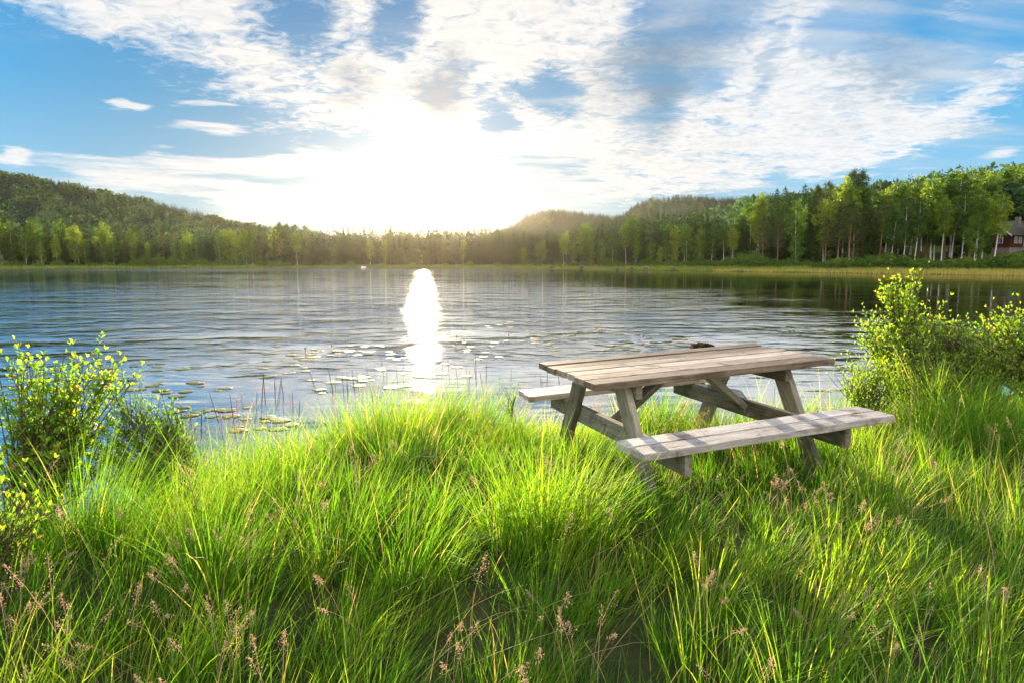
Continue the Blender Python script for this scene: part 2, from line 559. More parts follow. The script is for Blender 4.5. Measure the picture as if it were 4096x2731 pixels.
def water_mat():
    m, t, out = material('lake_water')
    pos = t.node('ShaderNodeNewGeometry').outputs['Position']
    sep = t.node('ShaderNodeSeparateXYZ')
    t.put(sep.inputs[0], pos)
    x, y = sep.outputs[0], sep.outputs[1]
    # the wind comes from ahead: long crests lie across the view, slightly turned
    w1 = t.noise(t.mapping(pos, rot=(0, 0, R(9)), scale=(0.45, 1.0, 1)), 3.6, 4, 0.5, 0.5)
    w2 = t.noise(t.mapping(pos, rot=(0, 0, R(-6)), scale=(0.45, 1.0, 1)), 8.0, 3, 0.5, 0.3)
    w3 = t.noise(t.mapping(pos, rot=(0, 0, R(14)), scale=(0.5, 1.0, 1)), 1.1, 3, 0.5, 0.4)
    w4 = t.noise(t.mapping(pos, rot=(0, 0, R(4)), scale=(0.6, 1.0, 1)), 0.38, 4, 0.55, 0.5)
    h = t.m('ADD', t.m('ADD', t.m('MULTIPLY', w1, 0.042), t.m('MULTIPLY', w2, 0.018)), t.m('ADD', t.m('MULTIPLY', w3, 0.045), t.m('MULTIPLY', w4, 0.05)))
    # calm in the shelter of the bank, rougher out on the lake, gust patches between
    dist = t.m('ADD', y, t.m('MULTIPLY', x, -0.25))
    calm = t.m('MULTIPLY', t.rng(dist, 6.0, 20.0, 0.16, 1.0), t.rng(x, -12.0, 22.0, 1.0, 0.13))
    gust = t.rng(t.noise(t.mapping(pos, scale=(0.45, 1.0, 1)), 0.06, 6, 0.68), 0.34, 0.64, 0.30, 1.3)
    yy = t.m('ADD', y, t.m('MULTIPLY', t.m('SUBTRACT', t.noise(t.mapping(pos, scale=(0.5, 1.0, 1)), 0.05, 4, 0.6), 0.5), 60.0))
    slick = t.m('MULTIPLY', t.rng(yy, 30.0, 62.0), t.rng(yy, 118.0, 160.0, 1.0, 0.0))
    calm = t.m('MULTIPLY', calm, t.m('SUBTRACT', 1.0, t.m('MULTIPLY', slick, 0.66)))
    puff = t.rng(t.noise(t.mapping(pos, scale=(0.6, 1.0, 1)), 0.45, 3, 0.6), 0.36, 0.64, 0.35, 1.7)
    h = t.m('MULTIPLY', t.m('MULTIPLY', h, calm), t.m('MULTIPLY', gust, puff))
    nrm = bump_of(t, h, WATER_BUMP)
    fr = t.node('ShaderNodeFresnel')
    fr.inputs['IOR'].default_value = 1.36
    t.l.new(nrm, fr.inputs['Normal'])
    df = t.node('ShaderNodeBsdfDiffuse')
    df.inputs['Color'].default_value = (0.012, 0.017, 0.020, 1)
    gl = t.node('ShaderNodeBsdfGlossy')
    gl.inputs['Roughness'].default_value = 0.03
    t.l.new(nrm, gl.inputs['Normal'])
    mx = t.node('ShaderNodeMixShader')
    t.put(mx.inputs[0], t.m('ADD', t.m('MULTIPLY', fr.outputs[0], 2.6), 0.16, clamp=True))
    t.l.new(df.outputs[0], mx.inputs[1])
    t.l.new(gl.outputs[0], mx.inputs[2])
    t.l.new(mx.outputs[0], out.inputs['Surface'])
    return m


WATER_BUMP = 1.0
M['water'] = water_mat()

# ------------------------------------------------------------------ the near bank, the lake, the far shore
SHX = np.array([-40, -12, -8, -5, -3.6, -2.6, -2.2, -1.8, -1.2, -0.6, 0.4, 1.5, 2.6, 3.6, 5.0, 7.0, 10, 16, 40])
SHY = np.array([-6., 3.2, 3.8, 4.25, 4.25, 4.45, 4.75, 5.4, 6.5, 6.95, 6.75, 6.8, 6.9, 7.1, 7.4, 7.8, 8.6, 10, 6.])


def shore_y(x):
    return np.interp(x, SHX, SHY) + 0.25 * (vnoise(np.asarray(x) * 1.7, 3.3) - 0.5)


def ground_z(x, y):
    x, y = np.asarray(x, float), np.asarray(y, float)
    s = shore_y(x) - y
    u = np.clip(s / 2.6, 0, 1)
    z = 0.79 * (1 - (1 - u) ** 2.0)
    z = np.where(s < 0, np.maximum(s * 0.7, -1.6), z)
    bump = (vnoise(x * 1.5, y * 1.5, 2) - 0.5) * 0.12 + (vnoise(x * 4, y * 4, 5) - 0.5) * 0.05
    return z + bump * np.clip(s / 1.0, 0, 1) + np.clip(s - 3, 0, 30) * 0.012


def grid_mesh(name, X, Y, Z, smooth=True):
    n, m = X.shape
    V = np.stack([X, Y, Z], -1).reshape(-1, 3)
    i = np.arange(n - 1)[:, None] * m + np.arange(m - 1)[None]
    F = np.stack([i, i + m, i + m + 1, i + 1], -1).reshape(-1, 4)
    return mesh_np(name, V, [F], smooth=smooth)


gx = np.concatenate([np.linspace(-40, -9, 20), np.linspace(-8.8, 10, 190), np.linspace(10.5, 40, 20)])
gy = np.concatenate([np.linspace(-40, -1, 20), np.linspace(-0.9, 11, 140), np.linspace(11.3, 14, 6)])
GX, GY = np.meshgrid(gx, gy, indexing='xy')
o = link('ground', grid_mesh('ground', GX.T[::-1], GY.T[::-1], ground_z(GX, GY).T[::-1]), M['soil'])
tag(o, 'dark soil of the grassy bank under the picnic table', 'ground', kind='structure')

# far shore: waterline distance per photo column
FSX = np.array([-2600, -1200, -400, 0, 500, 1000, 1700, 2048, 2400, 2800, 3072, 3500, 4096, 4600, 5400, 7000])
FSY = np.array([90., 120, 150, 172, 190, 205, 215, 192, 164, 142, 129, 113, 97, 88, 74, 55])


def far_y(px):
    return np.interp(px, FSX, FSY)


# land rises to the right, where the birches stand above the water
RISE_X = np.array([-2600, 0, 1700, 2400, 2800, 3300, 4096, 5000, 7000])
RISE = np.array([0.02, 0.015, 0.01, 0.05, 0.10, 0.17, 0.22, 0.22, 0.22])


def far_z(px, t):
    """height of the far land, t metres behind its waterline"""
    r = np.interp(px, RISE_X, RISE)
    return np.where(t < 0, t * 0.25, np.minimum(t, 3.0) * 0.16 + np.clip(t - 3, 0, 9) * (0.03 + 0.65 * r) + np.clip(t - 12, 0, 60) * r)


def far_point(px, t):
    y = far_y(px) + t
    return np.array([(px - 2048.0) / FPX * math.cos(PITCH) * y, y, float(far_z(px, t))])


fpx = np.linspace(-2600, 7000, 420)
ft = np.concatenate([np.array([-6, -2, -0.6, 0, 0.6, 1.5, 3, 5, 8, 12]), np.linspace(18, 120, 14), np.array([160, 230, 330, 480])])
FP, FT = np.meshgrid(fpx, ft, indexing='ij')
FYY = far_y(FP) + FT
# the waterline wanders a little
wig = (vnoise(FP * 0.02, 1.0, 7) - 0.5) * 3.0 + (vnoise(FP * 0.07, 2.0, 8) - 0.5) * 1.2
FZ = far_z(FP, FT + wig * (FT < 14)) + (vnoise(FP * 0.05, FT * 0.3, 9) - 0.5) * 0.25 * (FT > 2)
FXX = (FP - 2048.0) / FPX * math.cos(PITCH) * FYY
o = link('far_shore', grid_mesh('far_shore', FXX, FYY, FZ), M['meadow'])
tag(o, 'low grassy far shore along the foot of the forest', 'shore', kind='structure')

wx, wy = np.meshgrid(np.linspace(-420, 420, 40), np.linspace(-60, 330, 40), indexing='ij')
o = link('lake_water', grid_mesh('lake_water', wx, wy, wx * 0), M['water'])
tag(o, 'rippled lake reflecting the bright sky and the dark forest', 'lake', kind='structure')


# ------------------------------------------------------------------ hills with their woods
def hill(name, label, prof, dist, depth, woods_label, n_trees, px_range, light_band=0.0, th=11.0):
    """ridge line given as photo points; a real slope rises to it over `depth` metres and falls away behind"""
    pxs, pys = np.array(prof, float).T
    P_ = np.linspace(px_range[0], px_range[1], 160)
    T = np.linspace(0, 1.6, 34)
    PP, TT = np.meshgrid(P_, T, indexing='ij')

    def height(px, t, raw=False):
        py = np.interp(px, pxs, pys)
        k = FPX * math.cos(PITCH)
        v = (1365.5 - py) / FPX
        tanel = (-math.sin(PITCH) + v * math.cos(PITCH)) / (math.cos(PITCH) + v * math.sin(PITCH))
        top = np.maximum(CAM_Z + tanel * dist - th * 0.75, 1.0)
        u = np.clip(t, 0, 1)
        up = u ** 0.9 * (1 - 0.15 * np.sin(u * np.pi))
        down = np.clip(1 - (t - 1) * 0.9, 0, 1)
        z = top * np.where(t <= 1, up, down)
        return z + (vnoise(px * 0.012, t * 5, 3) - 0.5) * top * 0.10 * np.sin(np.clip(t, 0, 1) * np.pi)

    def place(px, t):
        y = dist - depth * (1 - t)
        # keep the image column of the ridge
        return (px - 2048.0) / FPX * math.cos(PITCH) * y, y
    X, Y = place(PP, TT)
    Z = height(PP, TT)
    o = link(name, grid_mesh(name, X, Y, Z), M['hill'])
    tag(o, label, 'hill', kind='structure')
    mb = MB()
    pos, tint, sc = [], [], []
    px = rng.uniform(px_range[0], px_range[1], n_trees)
    t = rng.uniform(0.05, 1.06, n_trees)
    t[: n_trees // 5] = rng.uniform(0.95, 1.05, n_trees // 5)
    x, y = place(px, t)
    z = height(px, t)
    leaf = (vnoise(px * 0.02, t * 9, 4) < light_band * (1.75 - t)) & (rng.random(n_trees) < 0.85)
    return o, (x, y, z, leaf, t)


def wood_mesh(name, spots, th, spread=0.35):
    """a wood read as one mass: spire or round crowns of ragged facets"""
    x, y, z, leaf, t = spots
    Vs, Fs, Ts, n0 = [], [], [], 0
    for i in range(len(x)):
        h = th * rng.uniform(0.6, 1.25) if np.isscalar(th) else float(th[i])
        tone = rng.uniform(0.1, 0.45) if not leaf[i] else rng.uniform(0.55, 0.85)
        if leaf[i]:
            k = 26
            r = h * 0.28
            d = unit(k)
            c = np.array([x[i], y[i], z[i] + h * 0.55]) + d * np.array([r, r, h * 0.36]) * rng.uniform(0.6, 1.0, (k, 1))
            dirs = unit(k) + d * 0.8
            L = h * 0.26
            Wd = h * 0.18
        else:
            k = 26
            f = np.linspace(0.06, 1.0, k)
            a = np.arange(k) * 2.4 + rng.uniform(0, 6)
            rad = h * 0.15 * (1 - f) * rng.uniform(0.6, 1.2, k)
            c = np.stack([x[i] + np.cos(a) * rad * 0.4, y[i] + np.sin(a) * rad * 0.4, z[i] + h * f * 0.93], 1)
            dirs = np.stack([np.cos(a), np.sin(a), np.full(k, -0.45)], 1)
            dirs[-1] = (0, 0, 1)
            L = rad * 1.2 + h * 0.09
            Wd = rad * 1.3 + h * 0.05
        V, F = fold_leaves(c, dirs, unit(k) * 0.4 + np.array([0, 0, 1.0]), L, Wd, 0.3, 0.55)
        Vs.append(V)
        Fs.append(F + n0)
        Ts.append(np.repeat(np.clip(tone + rng.normal(0, 0.08, k), 0, 1), 5))
        n0 += len(V)
    return mesh_np(name, np.concatenate(Vs), [np.concatenate(Fs)], {'tint': np.concatenate(Ts)})


HILLS = [
    ('hill', 'long wooded hill falling from the left edge towards the sun',
     [(-3000, 560), (-800, 520), (0, 684), (300, 738), (600, 802), (800, 852), (950, 897), (1080, 912), (1250, 935), (1500, 990), (1800, 1040)], 390, 165, 9000, (-900, 1700), 0.55, 5.6,
     'dense wood of dark spruce and pale birch covering the left hill'),
    ('hill', 'rounded blue wooded hills right of the sun',
     [(1700, 1040), (1900, 985), (2000, 935), (2060, 897), (2110, 860), (2170, 843), (2240, 838), (2320, 848), (2420, 860), (2480, 860), (2500, 845), (2540, 813), (2600, 794), (2700, 782), (2800, 781),
      (2870, 792), (2950, 788), (3060, 775), (3300, 780), (3600, 800), (5200, 800)], 620, 230, 6500, (1750, 3700), 0.1, 5.0,
     'spruce wood along the ridge of the two blue hills'),
    ('hill', 'green wooded slope rising behind the right hand forest',
     [(2500, 1040), (2700, 950), (2780, 890), (2900, 845), (3000, 812), (3100, 795), (3400, 770), (3800, 710), (4000, 690), (4096, 648), (4300, 600), (4800, 560), (7000, 560)], 300, 140, 2600, (2600, 5600), 0.75, 10.0,
     'birch and spruce wood on the slope behind the cabin'),
]
for nm, lab, prof, dist, depth, nt, rg_, lb, th, wl in HILLS:
    _, spots = hill(nm, lab, prof, dist, depth, wl, nt, rg_, lb, th)
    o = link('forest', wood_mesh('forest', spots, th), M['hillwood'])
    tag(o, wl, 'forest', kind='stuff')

# the wood behind the front trees of the far shore
n = 2200
px = rng.uniform(-700, 4900, n)
t = rng.uniform(30, 105, n)
sp = [far_point(a, b) for a, b in zip(px, t)]
sp = np.array(sp)
SKX = [-900, 0, 200, 450, 700, 900, 1100, 1250, 1700, 2050, 2250, 2400, 2600, 2800, 2950, 3050, 3200, 3400, 3600, 3800, 4000, 5000]
SKR = [870, 880, 880, 910, 928, 925, 905, 922, 921, 914, 925, 892, 862, 852, 862, 790, 765, 748, 735, 700, 680, 660]
rows = np.interp(px, SKX, SKR) + rng.uniform(0, 60, n) * np.where((px > 1200) & (px < 2250), 0.45, 1.0) + 12 * (px > 2800)
tops = np.array([at_y(a, b, c)[2] for a, b, c in zip(px, rows, sp[:, 1])]) - sp[:, 2]
o = link('forest', wood_mesh('forest', (sp[:, 0], sp[:, 1], sp[:, 2], rng.random(n) < 0.12 + 0.35 * (px > 3000), t), np.clip(tops, 5, 26)), M['forest'])
tag(o, 'dark mass of the wood behind the front trees of the far shore', 'forest', kind='stuff')


# ------------------------------------------------------------------ tree kinds (each: a trunk mesh and a crown mesh, 10 m tall)
def trunk_mesh(name, h, r0, r1, lean=0.2, limbs=(), sides=8):
    mb = MB()
    k = 9
    f = np.linspace(0, 1, k)
    ph = rng.uniform(0, 6.28)
    pts = np.stack([np.sin(f * 2.2 + ph) * lean - math.sin(ph) * lean, np.cos(f * 1.9 + ph) * lean - math.cos(ph) * lean, f * h], 1)
    rad = r0 + (r1 - r0) * f ** 0.8
    rad[0] *= 1.35
    mb.tube(pts, rad, sides)
    for (hf, az, el, L) in limbs:
        b = np.array([np.interp(hf, f, pts[:, i]) for i in range(3)])
        d = np.array([math.cos(az) * math.cos(el), math.sin(az) * math.cos(el), math.sin(el)])
        q = np.linspace(0, 1, 5)[:, None]
        mb.tube(b + d * L * q + np.array([0, 0, 0.12 * L]) * q ** 2, np.linspace(r0 * 0.35, r0 * 0.08, 5) * (1 - hf * 0.5), 5)
    return mb.mesh(name, True), pts, f


def spruce_kind(i):
    tm, pts, f = trunk_mesh('spruce_trunk', 9.7, 0.15, 0.02, 0.08)
    C, D, L, Wd, T = [], [], [], [], []
    R0 = [1.45, 1.15, 1.75, 1.3][i % 4]
    lev = 30
    for k in range(lev):
        h = 0.05 + 0.93 * (k / (lev - 1)) ** 0.95
        nb = 7 if h < 0.85 else 5
        for b in range(nb):
            a = b * 6.283 / nb + k * 1.1 + rng.uniform(-0.3, 0.3)
            ln = R0 * (1 - h) ** 0.85 * rng.uniform(0.65, 1.2) + 0.12
            if h < 0.15:
                ln *= 0.75
            seg = max(2, int(ln / 0.33))
            dr = np.array([math.cos(a), math.sin(a), 0])
            for s_ in range(seg):
                q = (s_ + 0.4) / seg
                p = np.array([0, 0, h * 9.9]) + dr * ln * q + np.array([0, 0, -0.55 * ln * q * (1 - 0.45 * q)])
                for _ in range(2):
                    a2 = a + rng.normal(0, 0.75)
                    C.append(p + rng.normal(0, 0.05, 3))
                    D.append([math.cos(a2), math.sin(a2), rng.uniform(-0.9, 0.05)])
                    L.append(rng.uniform(0.36, 0.60) * (0.55 + 0.6 * (1 - h)))
                    Wd.append(rng.uniform(0.16, 0.27) * (0.6 + 0.5 * (1 - h)))
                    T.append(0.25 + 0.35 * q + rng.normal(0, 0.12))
    for _ in range(8):
        C.append([0, 0, 9.45 + rng.uniform(-0.1, 0.25)])
        D.append([rng.normal(0, 0.25), rng.normal(0, 0.25), 1])
        L.append(0.5)
        Wd.append(0.10)
        T.append(0.6)
    C, D = np.array(C, float), np.array(D, float)
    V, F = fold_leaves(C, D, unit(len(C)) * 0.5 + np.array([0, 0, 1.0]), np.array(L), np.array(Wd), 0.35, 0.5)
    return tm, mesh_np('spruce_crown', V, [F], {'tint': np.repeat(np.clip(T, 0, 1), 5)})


def clump_tree(nm, centers, per, rad, leafL, leafW, squash, out_bias, tint0, droop=0.0):
    k = len(centers)
    tone = np.clip(tint0 + rng.normal(0, 0.16, k), 0, 1)
    C = np.repeat(centers, per, axis=0) + unit(k * per) * (np.repeat(rad, per)[:, None] * rng.uniform(0.15, 1.0, (k * per, 1))) * np.array([1, 1, squash])
    D = unit(k * per) + out_bias * np.array([0, 0, 1.0]) + np.array([0, 0, -droop])
    V, F = fold_leaves(C, D, unit(k * per), leafL * rng.uniform(0.7, 1.25, k * per), leafW * rng.uniform(0.7, 1.25, k * per), 0.3)
    T = np.clip(np.repeat(tone, per) + rng.normal(0, 0.07, k * per), 0, 1)
    return mesh_np(nm, V, [F], {'tint': np.repeat(T, 5)})


def pine_kind(i):
    limbs = []
    cen, rad = [], []
    lo = [0.42, 0.30, 0.55][i % 3]
    nl = [30, 38, 22][i % 3]
    for k in range(nl):
        h = lo + (0.97 - lo) * (k + 0.5) / nl
        a = k * 2.4 + rng.uniform(-0.5, 0.5)
        fr = (h - lo) / (1 - lo)
        ln = (1.75 * math.sin(min(1, fr * 0.8 + 0.28) * math.pi) ** 0.8 + 0.25) * rng.uniform(0.55, 1.15)
        el = 0.1 + 0.5 * fr
        limbs.append((h * 0.98, a, el, ln))
        d = np.array([math.cos(a) * math.cos(el), math.sin(a) * math.cos(el), math.sin(el)])
        for q in (0.5, 0.75, 1.0):
            for _ in range(2):
                cen.append(np.array([0, 0, h * 9.6]) + d * ln * q + rng.normal(0, 0.14, 3) + np.array([0, 0, 0.12 * ln]))
                rad.append(rng.uniform(0.22, 0.42))
    cen += [np.array([0, 0, 9.75]), np.array([0.05, 0, 9.5])]
    rad += [0.25, 0.3]
    tm, _, _ = trunk_mesh('pine_trunk', 9.6, 0.15, 0.04, 0.12, limbs)
    return tm, clump_tree('pine_crown', np.array(cen), 16, np.array(rad), 0.26, 0.075, 0.55, 0.6, 0.45)


def birch_kind(i):
    lo, wid, topn = [(0.30, 1.55, 0.9), (0.18, 1.9, 0.8), (0.45, 1.35, 1.0), (0.10, 1.6, 0.75)][i % 4]
    limbs, cen, rad = [], [], []
    for k in range(26):
        h = lo + (0.93 - lo) * (k + 0.5) / 26
        a = k * 2.4 + rng.uniform(-0.6, 0.6)
        fr = (h - lo) / (1 - lo)
        ln = wid * (math.sin((0.22 + 0.78 * fr) * math.pi * 0.93) ** 0.7 + 0.08) * rng.uniform(0.6, 1.15)
        el = rng.uniform(0.35, 0.9)
        limbs.append((h * 0.95, a, el, ln))
        d = np.array([math.cos(a) * math.cos(el), math.sin(a) * math.cos(el), math.sin(el)])
        for q in (0.45, 0.7, 0.9, 1.05):
            for _ in range(2):
                p = np.array([0, 0, h * 9.3]) + d * ln * q + rng.normal(0, 0.2, 3)
                cen.append(p)
                rad.append(rng.uniform(0.22, 0.5))
                if rng.random() < 0.45:          # hanging sprays
                    cen.append(p + np.array([rng.normal(0, 0.1), rng.normal(0, 0.1), -rng.uniform(0.35, 0.8)]))
                    rad.append(0.25)
    for _ in range(5):
        cen.append(np.array([rng.normal(0, 0.2), rng.normal(0, 0.2), 9.6 + rng.uniform(-0.4, 0.4)]))
        rad.append(0.3)
    tm, _, _ = trunk_mesh('birch_trunk', 9.3, 0.09, 0.025, 0.22, limbs[::2])
    return tm, clump_tree('birch_crown', np.array(cen), 13, np.array(rad), 0.23, 0.15, 1.0, 0.0, 0.5, 0.5)


def bush_kind(i):
    cen, rad = [], []
    for _ in range(90):
        d = unit(1)[0]
        d[2] = abs(d[2])
        r = rng.uniform(0.35, 1.0) ** 0.5
        cen.append(np.array([0, 0, 0.08]) + d * np.array([1.25, 1.25, [1.35, 1.0, 1.9][i % 3]]) * r)
        rad.append(rng.uniform(0.16, 0.34))
    mb = MB()
    for _ in range(7):
        a = rng.uniform(0, 6.28)
        q = np.linspace(0, 1, 4)[:, None]
        mb.tube(np.array([math.cos(a), math.sin(a), 0]) * q ** 1.5 * 0.7 + np.array([0, 0, 1.0]) * q, [0.03, 0.025, 0.018, 0.01], 5)
    return mb.mesh('bush_stems', True), clump_tree('bush_crown', np.array(cen), 14, np.array(rad), 0.20, 0.13, 1.0, 0.3, 0.5)


KIND = {
    's': ('spruce_tree', 'spruce', [spruce_kind(i) for i in range(4)], 'bark', 'spruce', 10.0),
    'p': ('pine_tree', 'pine', [pine_kind(i) for i in range(3)], 'pinebark', 'pine', 10.0),
    'b': ('birch_tree', 'birch', [birch_kind(i) for i in range(4)], 'birchbark', 'birch', 10.0),
    'u': ('bush', 'bush', [bush_kind(i) for i in range(3)], 'twig', 'bush', 1.5),
}
PROTO = {}


def plant(kind, p, h, label, group, var=None, wide=1.0):
    nm, cat, meshes, tmat, cmat, h0 = KIND[kind]
    var = int(rng.integers(len(meshes))) if var is None else var % len(meshes)
    e = empty(nm, tuple(p), rng.uniform(0, 6.28), label, cat, group)
    s = h / h0
    w = s * wide * rng.uniform(0.9, 1.12)
    e.scale = (w, w, s)
    if (kind, var) not in PROTO:
        tm, cm = meshes[var]
        a = link('stem' if kind == 'u' else 'trunk', tm, M[tmat], e)
        b = link('crown', cm, M[cmat], e)
        PROTO[(kind, var)] = (a, b)
    else:
        for src in PROTO[(kind, var)]:
            c = src.copy()
            col.objects.link(c)
            c.parent = e
    return e


def height_to(px, py, t, p):
    y = p[1]
    return at_y(px, py, y)[2] - p[2]


ORD = ['first', 'second', 'third', 'fourth', 'fifth', 'sixth', 'seventh', 'eighth', 'ninth', 'tenth', 'eleventh', 'twelfth',
       'thirteenth', 'fourteenth', 'fifteenth', 'sixteenth', 'seventeenth', 'eighteenth', 'nineteenth', 'twentieth']
ZONES = [(700, 'below the left hill'), (1300, 'where the left hill runs out'), (1950, 'straight under the low sun'),
         (2500, 'below the rounded hill'), (3000, 'below the long blue hill'), (3500, 'around the twin pines'), (9999, 'near the red cabin')]
KNAME = {'s': 'spruce', 'p': 'pine', 'b': 'birch', 'u': 'bush'}


def zone_of(px):
    return next(z for lim, z in ZONES if px < lim)


# skyline trees read off the photograph: column, top row, kind, depth behind the waterline, shape
SKYLINE = [
    (8, 866, 'b', 16, 1), (57, 862, 's', 17, 2), (110, 880, 's', 18, 0), (150, 868, 'b', 20, 1), (196, 855, 's', 17, 2), (252, 876, 'b', 18, 3), (300, 900, 'b', 16, 1), (326, 883, 's', 18, 2),
    (372, 905, 's', 18, 0), (418, 888, 'b', 18, 1), (448, 906, 's', 20, 1), (483, 899, 'p', 18, 1), (535, 897, 'p', 17, 0), (562, 902, 'p', 19, 1), (605, 930, 's', 20, 0), (628, 930, 's', 21, 1),
    (657, 916, 'p', 20, 1), (700, 917, 'p', 20, 0), (757, 925, 'b', 18, 3), (805, 928, 's', 22, 0), (835, 925, 's', 23, 1), (853, 928, 's', 24, 3), (893, 925, 's', 24, 1), (931, 880, 's', 18, 2),
    (988, 893, 'p', 17, 1), (1012, 900, 'p', 19, 0), (1045, 894, 'p', 17, 1), (1062, 902, 's', 20, 0), (1124, 885, 'p', 15, 1), (1152, 893, 'p', 18, 0), (1187, 896, 'p', 18, 2), (1224, 900, 'p', 19, 2),
    (1285, 921, 's', 20, 0), (1355, 922, 's', 24, 1), (1376, 908, 's', 22, 0), (1397, 910, 's', 24, 1), (1416, 908, 's', 24, 3), (1440, 914, 's', 24, 0), (1461, 903, 's', 22, 1), (1482, 910, 's', 25, 3),
    (1503, 915, 's', 25, 0), (1530, 909, 's', 24, 1), (1548, 908, 's', 25, 3), (1566, 903, 's', 22, 0), (1590, 915, 's', 26, 1), (1612, 912, 's', 26, 3), (1640, 904, 's', 22, 1), (1668, 917, 's', 25, 3),
    (1690, 918, 's', 26, 1), (1713, 911, 's', 24, 0), (1735, 917, 's', 25, 3), (1753, 907, 's', 23, 1), (1780, 920, 's', 26, 3), (1806, 913, 's', 24, 1), (1828, 910, 's', 24, 0), (1850, 911, 's', 25, 1),
    (1878, 918, 's', 24, 3), (1900, 915, 's', 25, 1), (1925, 900, 's', 21, 0), (1945, 913, 's', 24, 1), (1960, 903, 's', 23, 3), (1990, 910, 's', 24, 1), (2020, 908, 's', 24, 3), (2043, 900, 's', 22, 1),
    (2066, 898, 's', 20, 0), (2085, 902, 's', 21, 3), (2105, 899, 's', 20, 1), (2140, 914, 's', 22, 1), (2172, 911, 's', 21, 3), (2200, 915, 's', 22, 0), (2225, 918, 's', 22, 1), (2244, 922, 's', 23, 1),
    (2265, 925, 'b', 18, 0), (2300, 910, 'p', 16, 2), (2330, 893, 'b', 14, 1), (2350, 892, 'b', 15, 1), (2375, 890, 's', 19, 3), (2400, 888, 's', 18, 1), (2418, 876, 's', 17, 0), (2440, 884, 's', 20, 1),
    (2462, 874, 's', 18, 3), (2488, 880, 's', 20, 0), (2509, 856, 's', 17, 2), (2537, 856, 'b', 16, 0), (2560, 864, 's', 20, 1), (2581, 856, 's', 20, 3), (2607, 844, 's', 18, 0), (2626, 850, 's', 18, 1),
    (2650, 862, 's', 20, 3), (2670, 855, 's', 19, 1), (2694, 860, 's', 19, 0), (2718, 866, 's', 20, 3), (2737, 855, 's', 19, 1), (2752, 842, 's', 18, 3), (2770, 835, 's', 18, 0), (2783, 842, 's', 20, 1),
    (2802, 845, 's', 20, 3), (2820, 848, 's', 20, 1), (2853, 833, 's', 18, 2), (2880, 845, 's', 19, 0), (2932, 858, 'b', 16, 3), (2955, 852, 's', 20, 1),
    (3000, 790, 'b', 17, 1), (3035, 762, 'b', 15, 0), (3094, 755, 's', 22, 2), (3072, 790, 's', 15, 2), (3126, 748, 's', 22, 1), (3160, 785, 's', 24, 0), (3203, 737, 's', 24, 2), (3180, 770, 's', 22, 3), (3253, 735, 'p', 20, 1), (3298, 722, 'p', 22, 2),
    (3346, 758, 's', 20, 0), (3392, 672, 'p', 17, 1), (3427, 674, 'p', 18, 1), (3472, 735, 's', 24, 2), (3505, 755, 'b', 24, 0), (3538, 738, 'b', 24, 1), (3590, 715, 'b', 22, 0), (3638, 702, 'b', 20, 1),
    (3680, 712, 'b', 24, 0), (3721, 694, 'b', 14, 2), (3803, 662, 'b', 16, 2), (3851, 664, 'b', 20, 1), (3890, 700, 'b', 34, 0), (3935, 680, 'b', 32, 1), (3990, 650, 'b', 36, 0), (4040, 655, 'b', 38, 1), (4096, 668, 'b', 38, 0),
    (4150, 650, 'b', 20, 1), (4230, 640, 'b', 18, 0), (-60, 860, 's', 18, 2), (-120, 850, 'b', 18, 1), (4330, 640, 'b', 20, 1), (-200, 850, 's', 18, 2),
]
